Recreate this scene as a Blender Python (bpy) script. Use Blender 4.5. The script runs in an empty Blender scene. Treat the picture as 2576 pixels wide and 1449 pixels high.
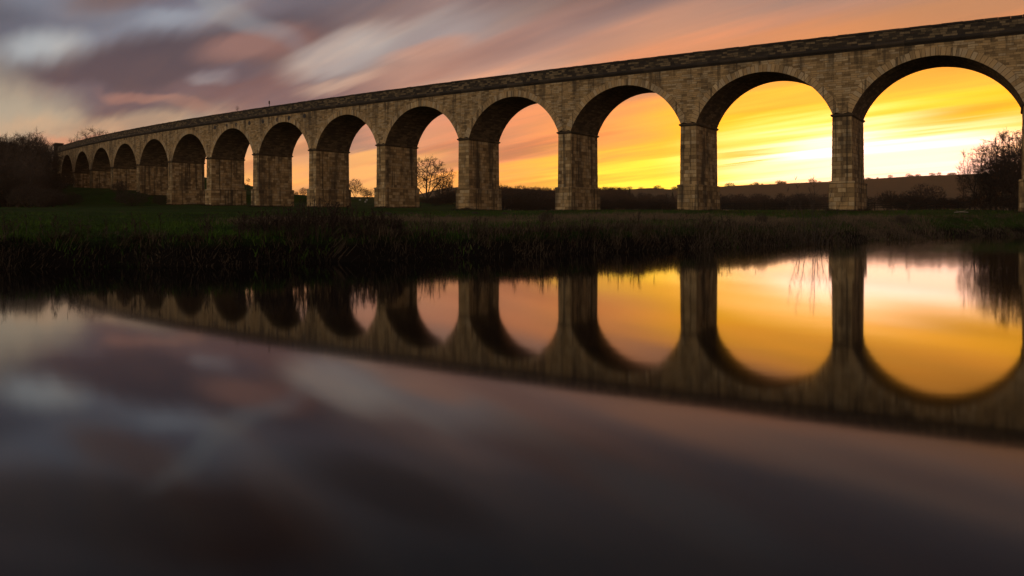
import bpy, math, random
import numpy as np
from mathutils import Vector, kdtree
R = math.radians
rng = np.random.default_rng(11)
random.seed(5)
C = bpy.context.scene.collection
SC = bpy.context.scene

# ------------------------------------------------------------------ camera frame
F0, CX, YH = 1958.5, 1288.0, 553.0          # focal length, centre column and horizon row of a 2576 px wide frame
CAMZ = 1.48                                  # eye height above the river
def ray(px, py):
    return (px - CX) / F0, (YH - py) / F0
def at(px, py, D):
    a, b = ray(px, py)
    return a * D, D, CAMZ + b * D

# ------------------------------------------------------------------ helpers
def tag(o, label=None, cat=None, group=None, kind=None):
    if label: o['label'] = label
    if cat: o['category'] = cat
    if group: o['group'] = group
    if kind: o['kind'] = kind
    return o

def empty(name, loc, rz=0.0):
    o = bpy.data.objects.new(name, None)
    o.empty_display_size = .5
    C.objects.link(o); o.location = loc; o.rotation_euler = (0, 0, rz)
    return o

class MB:
    """collects polygons (with uv and a tone per face) and links them as one mesh object"""
    def __init__(s): s.v = []; s.f = []; s.uv = []; s.t = []
    def quad(s, pts, uv=None, tone=.5):
        n = len(s.v); s.v.extend(pts); s.f.append(tuple(range(n, n + len(pts))))
        s.uv.extend(uv if uv else [(0, 0)] * len(pts)); s.t.append(tone)
    def build(s, name, mat, parent=None, origin=(0, 0, 0), base=(0, 0, 0), smooth=False):
        ox = np.array(origin, float)
        me = bpy.data.meshes.new(name)
        me.from_pydata([tuple(np.array(p, float) - ox) for p in s.v], [], s.f)
        uvl = me.uv_layers.new(name='UVMap')
        uvl.data.foreach_set('uv', np.array(s.uv, np.float32).ravel())
        a = me.attributes.new('tone', 'FLOAT', 'FACE'); a.data.foreach_set('value', np.array(s.t, np.float32))
        return link(name, me, mat, parent, tuple(ox - np.array(base)), smooth)

def link(name, me, mat, parent=None, loc=(0, 0, 0), smooth=False):
    if mat: me.materials.append(mat)
    if smooth: me.polygons.foreach_set('use_smooth', [True] * len(me.polygons))
    me.update()
    o = bpy.data.objects.new(name, me); C.objects.link(o); o.location = loc
    if parent: o.parent = parent
    return o

def np_mesh(name, V, faces_flat, loop_counts, tone=None):
    me = bpy.data.meshes.new(name)
    V = np.asarray(V, np.float32).reshape(-1, 3)
    ff = np.asarray(faces_flat, np.int32).ravel(); lc = np.asarray(loop_counts, np.int32)
    me.vertices.add(len(V)); me.vertices.foreach_set('co', V.ravel())
    me.loops.add(len(ff)); me.loops.foreach_set('vertex_index', ff)
    me.polygons.add(len(lc)); st = np.concatenate([[0], np.cumsum(lc)[:-1]]).astype(np.int32)
    me.polygons.foreach_set('loop_start', st); me.polygons.foreach_set('loop_total', lc)
    if tone is not None:
        a = me.attributes.new('tone', 'FLOAT', 'FACE'); a.data.foreach_set('value', np.asarray(tone, np.float32))
    me.update(calc_edges=True); me.validate()
    return me

# ------------------------------------------------------------------ materials
class NT:
    def __init__(s, tree): s.t = tree; s.n = tree.nodes; s.l = tree.links
    def node(s, typ, **kw):
        n = s.n.new(typ)
        for k, v in kw.items(): setattr(n, k, v)
        return n
    def put(s, sock, v):
        if hasattr(v, 'is_output') or isinstance(v, bpy.types.NodeSocket): s.l.new(v, sock)
        else: sock.default_value = v
    def math(s, op, a, b=0.0, c=None, clamp=False):
        n = s.node('ShaderNodeMath', operation=op, use_clamp=clamp)
        s.put(n.inputs[0], a); s.put(n.inputs[1], b)
        if c is not None: s.put(n.inputs[2], c)
        return n.outputs[0]
    def vmath(s, op, a, b=(0, 0, 0)):
        n = s.node('ShaderNodeVectorMath', operation=op)
        s.put(n.inputs[0], a)
        if op == 'SCALE': s.put(n.inputs['Scale'], b)
        else: s.put(n.inputs[1], b)
        return n.outputs['Value'] if op in ('LENGTH', 'DOT_PRODUCT', 'DISTANCE') else n.outputs[0]
    def noise(s, vec, scale, detail=4, rough=.55, dim='3D'):
        n = s.node('ShaderNodeTexNoise', noise_dimensions=dim)
        s.put(n.inputs['Vector'], vec); n.inputs['Scale'].default_value = scale
        n.inputs['Detail'].default_value = detail; n.inputs['Roughness'].default_value = rough
        return n.outputs['Fac'], n.outputs['Color']
    def ramp(s, fac, stops, interp='LINEAR'):
        n = s.node('ShaderNodeValToRGB'); n.color_ramp.interpolation = interp
        el = n.color_ramp.elements
        while len(el) < len(stops): el.new(.5)
        for e, (p, c) in zip(el, stops): e.position = p; e.color = (*c, 1)
        s.put(n.inputs[0], fac); return n.outputs[0]
    def mix(s, fac, a, b, mode='MIX'):
        n = s.node('ShaderNodeMix', data_type='RGBA', blend_type=mode)
        s.put(n.inputs[0], fac)
        s.put(n.inputs[6], (*a, 1) if isinstance(a, tuple) and len(a) == 3 else a)
        s.put(n.inputs[7], (*b, 1) if isinstance(b, tuple) and len(b) == 3 else b)
        return n.outputs[2]
    def maprange(s, v, a, b, c=0.0, d=1.0, typ='SMOOTHSTEP'):
        n = s.node('ShaderNodeMapRange', interpolation_type=typ)
        s.put(n.inputs[0], v)
        for i, x in enumerate((a, b, c, d)): n.inputs[i + 1].default_value = x
        return n.outputs[0]
    def mapping(s, vec, loc=(0, 0, 0), rot=(0, 0, 0), scale=(1, 1, 1), typ='POINT'):
        n = s.node('ShaderNodeMapping', vector_type=typ)
        s.put(n.inputs[0], vec); n.inputs[1].default_value = loc; n.inputs[2].default_value = rot; n.inputs[3].default_value = scale
        return n.outputs[0]

def new_mat(name):
    m = bpy.data.materials.new(name); m.use_nodes = True
    nt = NT(m.node_tree); b = m.node_tree.nodes['Principled BSDF']
    b.inputs['Specular IOR Level'].default_value = .25
    return m, nt, b

def bump(nt, b, h, strength=.5, dist=.05):
    n = nt.node('ShaderNodeBump'); n.inputs['Strength'].default_value = strength; n.inputs['Distance'].default_value = dist
    nt.put(n.inputs['Height'], h); nt.l.new(n.outputs[0], b.inputs['Normal'])

P = 21.9
H0 = .6598 * P
STONE = [(0.0, (.055, .036, .019)), (.2, (.13, .088, .044)), (.40, (.27, .190, .095)), (.58, (.38, .265, .130)), (.72, (.33, .265, .170)), (.86, (.50, .375, .205)), (1, (.46, .41, .33))]
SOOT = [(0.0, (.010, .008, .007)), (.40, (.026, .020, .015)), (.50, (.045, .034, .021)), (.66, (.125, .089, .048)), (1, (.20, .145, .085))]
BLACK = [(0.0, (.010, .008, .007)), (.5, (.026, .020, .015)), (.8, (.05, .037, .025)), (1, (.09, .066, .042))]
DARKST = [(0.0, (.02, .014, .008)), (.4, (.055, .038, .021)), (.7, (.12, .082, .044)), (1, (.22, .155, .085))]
def stone_mat(name, stops, bricks=None, stain=.6, sootlow=.35, gain=1.0):
    m, nt, b = new_mat(name)
    geo = nt.node('ShaderNodeNewGeometry'); pos = geo.outputs['Position']
    if bricks:
        bw, bh, mort, swap = bricks
        uv = nt.node('ShaderNodeUVMap', uv_map='UVMap').outputs[0]
        _, nc = nt.noise(pos, .9, 2)
        off = nt.vmath('SCALE', nt.vmath('SUBTRACT', nc, (.5, .5, .5)), .16)
        _, nc2 = nt.noise(pos, 3.5, 2)
        off2 = nt.vmath('SCALE', nt.vmath('SUBTRACT', nc2, (.5, .5, .5)), .05)
        v = nt.vmath('ADD', nt.vmath('ADD', uv, off), off2)
        br = nt.node('ShaderNodeTexBrick'); nt.put(br.inputs['Vector'], v)
        br.inputs['Color1'].default_value = (0, 0, 0, 1); br.inputs['Color2'].default_value = (1, 1, 1, 1); br.inputs['Mortar'].default_value = (.4, .4, .4, 1)
        br.inputs['Scale'].default_value = 1; br.inputs['Brick Width'].default_value = bw; br.inputs['Row Height'].default_value = bh
        br.inputs['Mortar Size'].default_value = mort; br.inputs['Mortar Smooth'].default_value = .4
        br.offset = .37; br.offset_frequency = 3; br.squash = 1.35; br.squash_frequency = 2
        tone = nt.math('MULTIPLY', br.outputs['Color'], 1.0); mask = br.outputs['Fac']
    else:
        tone = nt.node('ShaderNodeAttribute', attribute_name='tone').outputs['Fac']; mask = None
    f1, _ = nt.noise(pos, 1.1, 4, .6)
    f2, _ = nt.noise(pos, 7, 4, .65)
    t = nt.math('ADD', nt.math('MULTIPLY', tone, .54 if bricks else .62), nt.math('MULTIPLY', nt.math('ADD', f1, f2), .24))
    t = nt.math('ADD', t, 0.01 if bricks else -0.01, clamp=True)
    col = nt.ramp(t, stops)
    # soot runs and damp patches: long vertical streaks with shapes of their own
    sv = nt.mapping(pos, scale=(1.0, 1.0, .10))
    s1, _ = nt.noise(sv, .55, 5, .6)
    s2, _ = nt.noise(pos, .35, 4, .6)
    st = nt.maprange(nt.math('ADD', nt.math('MULTIPLY', s1, .65), nt.math('MULTIPLY', s2, .35)), .475, .61, 0, stain)
    col = nt.mix(st, col, (.035, .026, .018))
    if not bricks:
        s3, _ = nt.noise(nt.mapping(pos, scale=(1.5, 1.5, .045)), 1.0, 4, .55)
        col = nt.mix(nt.maprange(s3, .53, .64, 0, .72), col, (.026, .019, .013))
    if mask is not None:
        mm, _ = nt.noise(pos, 1.7, 2)
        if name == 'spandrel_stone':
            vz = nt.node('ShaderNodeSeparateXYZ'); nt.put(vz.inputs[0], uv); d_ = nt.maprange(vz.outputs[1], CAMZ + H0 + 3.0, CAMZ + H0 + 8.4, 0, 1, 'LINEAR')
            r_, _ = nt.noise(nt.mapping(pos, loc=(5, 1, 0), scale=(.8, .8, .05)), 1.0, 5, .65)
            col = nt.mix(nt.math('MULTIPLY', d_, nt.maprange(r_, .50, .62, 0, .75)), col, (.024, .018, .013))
        col = nt.mix(nt.math('MULTIPLY', mask, nt.maprange(mm, .35, .7, .15, .9)), col, (.025, .019, .014))
    if gain != 1.0:
        col = nt.mix(1.0, col, (gain, gain, gain), 'MULTIPLY')
    nt.put(b.inputs['Base Color'], col); b.inputs['Roughness'].default_value = .9
    h = nt.math('ADD', nt.math('MULTIPLY', f2, .6), nt.math('MULTIPLY', tone, .3))
    if mask is not None: h = nt.math('SUBTRACT', h, nt.math('MULTIPLY', mask, .8))
    bump(nt, b, h, .8, .06)
    return m
M_PIER = stone_mat('pier_stone', [(p, (c[0] * .88, c[1] * .82, c[2] * .74)) for p, c in STONE], None, .72)
M_VOUS = stone_mat('arch_stone', [(p, (c[0] * .96, c[1] * .91, c[2] * .87)) for p, c in STONE], None, .30)
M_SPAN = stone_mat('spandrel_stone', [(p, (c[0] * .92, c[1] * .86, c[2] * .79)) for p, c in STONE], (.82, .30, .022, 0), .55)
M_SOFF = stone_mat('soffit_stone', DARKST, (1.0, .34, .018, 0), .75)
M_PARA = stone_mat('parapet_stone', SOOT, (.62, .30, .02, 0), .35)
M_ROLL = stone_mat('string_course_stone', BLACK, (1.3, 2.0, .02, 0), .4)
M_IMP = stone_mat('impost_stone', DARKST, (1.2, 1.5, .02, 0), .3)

def plain(name, col, rough=.8, var=.35, scale=3.0, metal=0):
    m, nt, b = new_mat(name)
    pos = nt.node('ShaderNodeNewGeometry').outputs['Position']
    f, _ = nt.noise(pos, scale, 4)
    k = nt.maprange(f, .3, .7, 1 - var, 1 + var, 'LINEAR')
    c = nt.mix(1.0, (*col, 1), nt.vmath('SCALE', (1, 1, 1), k), 'MULTIPLY')
    nt.put(b.inputs['Base Color'], c); b.inputs['Roughness'].default_value = rough; b.inputs['Metallic'].default_value = metal
    return m
M_BARK = plain('winter_bark', (.050, .038, .028))
M_TWIG = plain('winter_twigs', (.060, .042, .030))
M_BUSH = plain('bramble_twigs', (.045, .032, .022))
M_NEEDLE = plain('conifer_needles', (.020, .028, .014))
M_IVY = plain('dark_ivy', (.022, .028, .012))
M_IRON = plain('rusted_iron', (.025, .022, .022), .6)
M_WOOD = plain('weathered_fence_wood', (.030, .023, .017))
M_WOOL = plain('sheep_wool', (.36, .33, .28))
M_FACE = plain('sheep_face', (.10, .09, .08))
M_LOG = plain('bleached_log', (.17, .145, .115))
M_SOIL = plain('molehill_soil', (.030, .022, .015), .95)
M_ROCK = plain('river_rock', (.16, .13, .10), .9, .5, 1.5)

def grass_mat(name, lo, hi):
    m, nt, b = new_mat(name)
    t = nt.node('ShaderNodeAttribute', attribute_name='tone').outputs['Fac']
    nt.put(b.inputs['Base Color'], nt.ramp(t, [(0, lo), (1, hi)])); b.inputs['Roughness'].default_value = .85
    b.inputs['Specular IOR Level'].default_value = .1
    return m
M_DRY = grass_mat('dry_bank_grass', (.010, .0075, .005), (.135, .096, .061))
M_WEED = grass_mat('dead_weed_stems', (.011, .008, .006), (.06, .041, .030))
M_TUFT = grass_mat('meadow_tufts', (.012, .025, .003), (.044, .082, .009))

m, nt, b = new_mat('meadow_ground'); M_GROUND = m
pos = nt.node('ShaderNodeNewGeometry').outputs['Position']
f1, _ = nt.noise(pos, .12, 5, .6); f2, _ = nt.noise(pos, 1.6, 5, .7)
g = nt.ramp(nt.math('ADD', nt.math('MULTIPLY', f1, .6), nt.math('MULTIPLY', f2, .4)),
            [(.3, (.007, .010, .003)), (.5, (.020, .042, .005)), (.7, (.036, .066, .008))])
z = nt.node('ShaderNodeSeparateXYZ'); nt.put(z.inputs[0], pos)
soil = nt.maprange(nt.math('ADD', z.outputs[2], nt.math('MULTIPLY', f2, .5)), .75, 1.25, 1, 0)
c = nt.mix(soil, g, (.008, .006, .0045))
nt.put(b.inputs['Base Color'], c); b.inputs['Roughness'].default_value = .95; b.inputs['Specular IOR Level'].default_value = .05
bump(nt, b, nt.math('ADD', f2, nt.math('MULTIPLY', f1, 2)), .9, .25)

m, nt, b = new_mat('hill_fields'); M_HILL = m
pos = nt.node('ShaderNodeNewGeometry').outputs['Position']
f1, _ = nt.noise(pos, .004, 4, .6); f2, _ = nt.noise(pos, .05, 4, .6)
nt.put(b.inputs['Base Color'], nt.ramp(nt.math('ADD', nt.math('MULTIPLY', f1, .6), nt.math('MULTIPLY', f2, .4)),
       [(.35, (.035, .032, .016)), (.55, (.055, .05, .022)), (.7, (.07, .055, .032))])); b.inputs['Roughness'].default_value = .95

m, nt, b = new_mat('river_water'); M_WATER = m
pos = nt.node('ShaderNodeNewGeometry').outputs['Position']
f1, _ = nt.noise(nt.mapping(pos, scale=(.03, .10, 1)), 1.0, 3)
b.inputs['Base Color'].default_value = (.0035, .003, .0026, 1); b.inputs['IOR'].default_value = 1.32
b.inputs['Specular IOR Level'].default_value = .5
nt.put(b.inputs['Roughness'], nt.maprange(f1, .3, .7, .044, .060))
rp, _ = nt.noise(nt.mapping(pos, rot=(0, 0, R(-38)), scale=(.12, .8, 1)), 1.0, 3)
bump(nt, b, rp, .05, .01)

# ------------------------------------------------------------------ the line of the viaduct
P, W, TP = 21.9, .4342 * 21.9, .1302 * 21.9
A0, K1, K2 = .5839, .0163, .001
H0, G = .6598 * P, .0091                     # springing level above the eye at the first pier, rise per metre
_ds = .05
_s = np.arange(0, 420, _ds)
def _head(s):
    i = s / P
    return A0 + K1 * i + np.where(i > 0, K2 * (i * i - i) / 2, 0)
_a = _head(_s)
_x = 2.0475 * P + np.concatenate([[0], np.cumsum(-np.cos((_a[1:] + _a[:-1]) / 2) * _ds)])
_y = 4.8351 * P + np.concatenate([[0], np.cumsum(np.sin((_a[1:] + _a[:-1]) / 2) * _ds)])
_sn = np.arange(0, 130, _ds); _an = _head(-_sn)
_xn = _x[0] + np.concatenate([[0], np.cumsum(np.cos((_an[1:] + _an[:-1]) / 2) * _ds)])
_yn = _y[0] - np.concatenate([[0], np.cumsum(np.sin((_an[1:] + _an[:-1]) / 2) * _ds)])
TS = np.concatenate([-_sn[:0:-1], _s]); TX = np.concatenate([_xn[:0:-1], _x]); TY = np.concatenate([_yn[:0:-1], _y])
def sn(s, n):
    x = float(np.interp(s, TS, TX)); y = float(np.interp(s, TS, TY)); a = float(_head(np.float64(s)))
    return x + math.sin(a) * n, y + math.cos(a) * n
def zs(s): return CAMZ + H0 + G * s
def s_of_px(px):                             # where the front face crosses an image column
    k = (px - CX) / F0
    q = TX / TY
    o = np.argsort(q); return float(np.interp(k, q[o], TS[o]))
S2, X2, Y2 = TS[::40], TX[::40], TY[::40]
def inv_sn(x, y):
    x = np.asarray(x, float); y = np.asarray(y, float)
    sh = x.shape; x = x.ravel(); y = y.ravel(); s = np.empty_like(x); n = np.empty_like(x)
    for i in range(0, len(x), 4000):
        dx = x[i:i + 4000, None] - X2; dy = y[i:i + 4000, None] - Y2
        j = np.argmin(dx * dx + dy * dy, 1); a = _head(S2[j])
        ddx = x[i:i + 4000] - X2[j]; ddy = y[i:i + 4000] - Y2[j]
        s[i:i + 4000] = S2[j] + ddx * -np.cos(a) + ddy * np.sin(a)
        n[i:i + 4000] = ddx * np.sin(a) + ddy * np.cos(a)
    return s.reshape(sh), n.reshape(sh)

# ------------------------------------------------------------------ terrain
BANK = np.array([(-160, -25), (-70, 6), (-40, 16), (-15, 22.9), (-9.7, 24.2), (-4.1, 28), (1, 31.5), (6, 36), (11.4, 40), (16, 41.5), (26.6, 52), (38, 63), (45.6, 68.5), (70, 86), (120, 130), (220, 230), (420, 480)], float)
NEAR = np.array([(-160, -64), (-60, -26), (-20, -7), (0, -1.2), (20, 5), (45, 22), (80, 42), (140, 80), (260, 180), (460, 420)], float)
def pl_dist(x, y, L):
    """signed distance to a polyline, positive on its left (far) side"""
    best = np.full(x.shape, 1e9); sg = np.ones(x.shape)
    for (x0, y0), (x1, y1) in zip(L[:-1], L[1:]):
        ux, uy = x1 - x0, y1 - y0; l2 = ux * ux + uy * uy
        t = np.clip(((x - x0) * ux + (y - y0) * uy) / l2, 0, 1)
        dx = x - (x0 + t * ux); dy = y - (y0 + t * uy); d = np.hypot(dx, dy)
        m_ = d < best
        best = np.where(m_, d, best); sg = np.where(m_, np.sign(ux * dy - uy * dx), sg)
    return best * sg
def sstep(a, b, x):
    t = np.clip((x - a) / (b - a), 0, 1); return t * t * (3 - 2 * t)
LT = np.array([(-50, .8), (20, .8), (30, .9), (60, 1.35), (90, 2.1), (130, 3.0), (155, 3.86), (179, 4.35), (205, 5.4), (260, 7.2), (330, 10), (450, 14.5), (700, 22), (1200, 30), (6000, 40)])
RT = np.array([(-50, .8), (20, .8), (30, .9), (60, 1.3), (90, 2.1), (106, 2.75), (130, 2.95), (160, 3.2), (300, 4.0), (800, 9), (1200, 16), (6000, 20)])
def zg(x, y):
    x = np.asarray(x, float); y = np.asarray(y, float)
    yy = np.maximum(y, 1); q = x / yy
    b_ = sstep(-.12, .02, q)
    z = np.interp(y, LT[:, 0], LT[:, 1]) * (1 - b_) + np.interp(y, RT[:, 0], RT[:, 1]) * b_
    z = z + .10 * np.sin(x * .21 + y * .13) * np.sin(y * .17 - x * .07) * sstep(25, 60, y)
    s, n = inv_sn(x, y); i = s / P
    e = np.interp(i, [8.4, 8.62, 8.95, 10, 11, 12, 13, 13.6, 15], [0, 3.0, 9.6, 10.9, 12.1, 12.9, 15.0, 20.5, 21.5])
    e = e - .08 * np.maximum(0, 0)
    fr = np.where(n < 0, sstep(-34 - 16 * sstep(9, 12, i), -3, n), 1 - sstep(60, 140, n))
    mound = np.where(i > 8.4, e * fr, 0)
    z = np.maximum(z, mound)
    db = pl_dist(x, y, BANK); dn = -pl_dist(x, y, NEAR)
    wob = .35 * np.sin(x * .9 + y * .4) + .25 * np.sin(x * 2.1 - y * 1.3)
    fb = sstep(0, 1, (db + wob + .6) / (2.1 + 6.0 * sstep(2, 26, x))); fn = sstep(-.6, 1.5, dn)
    land = np.maximum(fb, fn)
    land = np.where(db > 0, fb, np.where(dn > 0, fn, land))
    return -1.2 * (1 - land) + z * land
def ground(x, y): return float(zg(np.array([x]), np.array([y]))[0])

xs = np.concatenate([-np.geomspace(100, 5000, 46)[::-1], np.arange(-99, -40, 1.6), np.arange(-40, 72, .6), np.arange(72, 160, 2.5), np.geomspace(162, 5000, 36)])
ys = np.concatenate([-np.geomspace(20, 600, 10)[::-1], np.arange(-19, 16, 3), np.arange(16, 75, .6), np.arange(75, 140, 1.5), np.arange(140, 330, 3.5), np.geomspace(335, 6000, 40)])
XX, YY = np.meshgrid(xs, ys); ZZ = zg(XX, YY)
ZZ = ZZ + np.where(ZZ > .7, rng.normal(0, .025, ZZ.shape), 0)
nx, ny = len(xs), len(ys)
idx = np.arange(nx * ny).reshape(ny, nx)
Fq = np.stack([idx[:-1, :-1], idx[:-1, 1:], idx[1:, 1:], idx[1:, :-1]], -1).reshape(-1, 4)
me = np_mesh('ground', np.stack([XX, YY, ZZ], -1).reshape(-1, 3), Fq, np.full(len(Fq), 4))
o = link('ground', me, M_GROUND, smooth=True); tag(o, kind='structure')
mb = MB(); mb.quad([(-700, -400, 0), (700, -400, 0), (700, 700, 0), (-700, 700, 0)]); tag(mb.build('river_water', M_WATER), kind='structure')

# far hills: a crest line with a long front slope and a back slope
def hill(name, D, prof, front, zfoot, back):
    px = np.linspace(prof[0][0], prof[-1][0], 240)
    py = np.interp(px, [p[0] for p in prof], [p[1] for p in prof])
    k = np.cumsum(rng.normal(0, .12, 240)); k -= np.linspace(k[0], k[-1], 240); py = py + k
    V = []; rows = [(-front, 0), (-front * .7, .22), (-front * .4, .52), (-front * .18, .80), (-front * .06, .95), (0, 1), (back * .3, .95), (back, .3)]
    for dd, h in rows:
        for a, b_ in zip(px, py):
            x, y, z_ = at(a, b_, D); kk = (D + dd) / D
            V.append((x * kk, y * kk, zfoot + (z_ - zfoot) * h))
    n = 240; i_ = np.arange(len(rows) * n).reshape(len(rows), n)
    Q = np.stack([i_[:-1, :-1], i_[:-1, 1:], i_[1:, 1:], i_[1:, :-1]], -1).reshape(-1, 4)
    tag(link(name, np_mesh(name, V, Q, np.full(len(Q), 4)), M_HILL, smooth=True), kind='structure')
    return lambda a: float(np.interp(a, px, py))
crest = hill('hill', 1900, [(1500, 490), (1660, 482), (1780, 472), (1850, 467), (1950, 462), (2090, 456), (2175, 450), (2300, 443), (2420, 438), (2560, 432), (2800, 424), (3300, 410)], 900, 8, 1300)
crest2 = hill('hill', 1300, [(900, 500), (1060, 486), (1110, 474), (1150, 470), (1300, 473), (1420, 482), (1560, 477), (1640, 472), (1700, 477), (1800, 490), (1900, 510)], 600, 8, 900)

# ------------------------------------------------------------------ the viaduct
BASE = (*sn(0, 0), 2.7)
via = empty('stone_viaduct', BASE)
tag(via, 'long curving sandstone railway viaduct of tall round arches crossing the meadow', 'viaduct')
RING, PB = 1.07, TP / 2 - .20                # voussoir depth, half thickness of a pier above its plinth
SPAN = P - 2 * PB; RISE = 6.75
RAD = (SPAN * SPAN / 4 + RISE * RISE) / (2 * RISE); PHI = math.asin((RAD - RISE) / RAD)
FACE, BACK = .22, W - .22                    # planes of the wall
STR0, STR1, PAR1 = 8.35, 9.08, 10.75         # string course and parapet, above the springing

def pier_blocks(mb, s0, n0, n1, hs0, hs1, z0, z1, course, blk, bul):
    """one shaft of coursed quarry-faced blocks; hs = half thickness at bottom and top"""
    nc = max(1, round((z1 - z0) / course)); ch = (z1 - z0) / nc
    for c in range(nc):
        za, zb = z0 + c * ch, z0 + (c + 1) * ch
        def hw(zq): t = (zq - z0) / (z1 - z0); return hs0 + (hs1 - hs0) * t
        for side in range(4):
            L = (2 * hw(za)) if side in (0, 2) else (n1 - n0)
            cuts = [0.0]
            while cuts[-1] < L - blk * .5: cuts.append(cuts[-1] + blk * random.uniform(.65, 1.35))
            cuts[-1] = L
            if len(cuts) < 3: cuts = [0, L * random.uniform(.35, .65), L]
            for u0, u1 in zip(cuts[:-1], cuts[1:]):
                d = random.uniform(.3, 1) * bul; e = min(.05, ch * .1)
                def pt(u, zq, out):
                    r = u / L; h = hw(zq); oz = (h - hs0)
                    if side == 0: s, n = s0 - h + 2 * h * r, n0 - out - oz * 0
                    elif side == 2: s, n = s0 + h - 2 * h * r, n1 + out
                    elif side == 1: s, n = s0 + h + out, n0 + (n1 - n0) * r
                    else: s, n = s0 - h - out, n1 - (n1 - n0) * r
                    return (*sn(s, n), zq)
                o4 = [pt(u0, za, 0), pt(u1, za, 0), pt(u1, zb, 0), pt(u0, zb, 0)]
                i4 = [pt(u0 + e, za + e, d), pt(u1 - e, za + e, d * random.uniform(.6, 1)), pt(u1 - e, zb - e, d * random.uniform(.5, 1)), pt(u0 + e, zb - e, d * random.uniform(.6, 1))]
                t = random.random()
                mb.quad(i4, None, t)
                for j in range(4):
                    k = (j + 1) % 4
                    mb.quad([o4[j], o4[k], i4[k], i4[j]], None, t * .35)
    mb.quad([(*sn(s0 - hs1, n0), z1), (*sn(s0 + hs1, n0), z1), (*sn(s0 + hs1, n1), z1), (*sn(s0 - hs1, n1), z1)], None, .3)

def ring_loft(mb, s0, hs, n0, n1, prof, uvs=1.0):
    """moulding that runs round a pier; prof = (outward, z)"""
    def loop(o_, z_): return [(*sn(s0 - hs - o_, n0 - o_), z_), (*sn(s0 + hs + o_, n0 - o_), z_), (*sn(s0 + hs + o_, n1 + o_), z_), (*sn(s0 - hs - o_, n1 + o_), z_)]
    lens = [2 * hs, n1 - n0, 2 * hs, n1 - n0]
    for (oa, za), (ob, zb) in zip(prof[:-1], prof[1:]):
        A, B_ = loop(oa, za), loop(ob, zb); u = 0
        for j in range(4):
            k = (j + 1) % 4
            mb.quad([A[j], A[k], B_[k], B_[j]], [(u, 0), (u + lens[j], 0), (u + lens[j], .4), (u, .4)], random.random()); u += lens[j]
    mb.quad(loop(*prof[-1])); mb.quad(loop(*prof[0])[::-1])

NP0, NP1 = -3, 13
for i in range(NP0, NP1 + 1):
    s0 = i * P; zt = zs(s0)
    cx, cy = sn(s0, W / 2)
    zc = [ground(*sn(s0 + a, n_)) for a in (-TP / 2, TP / 2) for n_ in (0, W)]
    zb = min(zc) - .5; zgm = max(-1.0, sum(zc) / 4)
    org = (cx, cy, zgm)
    full = zt - zgm > 10
    zp = zgm + 4.0 if full else zb
    mb = MB(); pier_blocks(mb, s0, FACE, W - FACE, PB + .10, PB, zp, zt - .42, .56, .98, .05)
    pr = mb.build('pier', M_PIER, via, org, BASE)
    if full:
        mb = MB(); pier_blocks(mb, s0, FACE - .30, W - FACE + .30, PB + .44, PB + .40, zb, zp - .30, .60, 1.15, .07)
        ring_loft(mb, s0, PB + .38, FACE - .28, W - FACE + .28, [(.03, zp - .30), (.10, zp - .24), (.10, zp - .03), (-.22, zp + .06)])
        mb.build('plinth', M_PIER, pr, org, org)
    mb = MB(); ring_loft(mb, s0, PB, FACE, W - FACE, [(.0, zt - .42), (.05, zt - .36), (.16, zt - .30), (.23, zt - .20), (.23, zt - .08), (.16, zt - .01), (.02, zt + .02)])
    mb.build('impost', M_IMP, pr, org, org)
    if i == -1:                              # the river pier stands on a rounded cutwater
        mb = MB()
        for z0_, z1_, o_ in ((-1.0, 1.2, 1.5), (1.2, 2.2, 1.0)):
            N = 20; ri = []
            for q in range(N + 1):
                a = math.pi * q / N; hs_ = PB + o_
                ri.append((s0 - hs_ * math.cos(a), FACE - .3 - math.sin(a) * (hs_ + .6)))
            for q in range(N):
                mb.quad([(*sn(*ri[q]), z0_), (*sn(*ri[q + 1]), z0_), (*sn(*ri[q + 1]), z1_), (*sn(*ri[q]), z1_)], None, random.random())
            mb.quad([(*sn(*p_), z1_) for p_ in ri], None, .7)
        mb.build('cutwater', M_PIER, pr, org, org)

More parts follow.
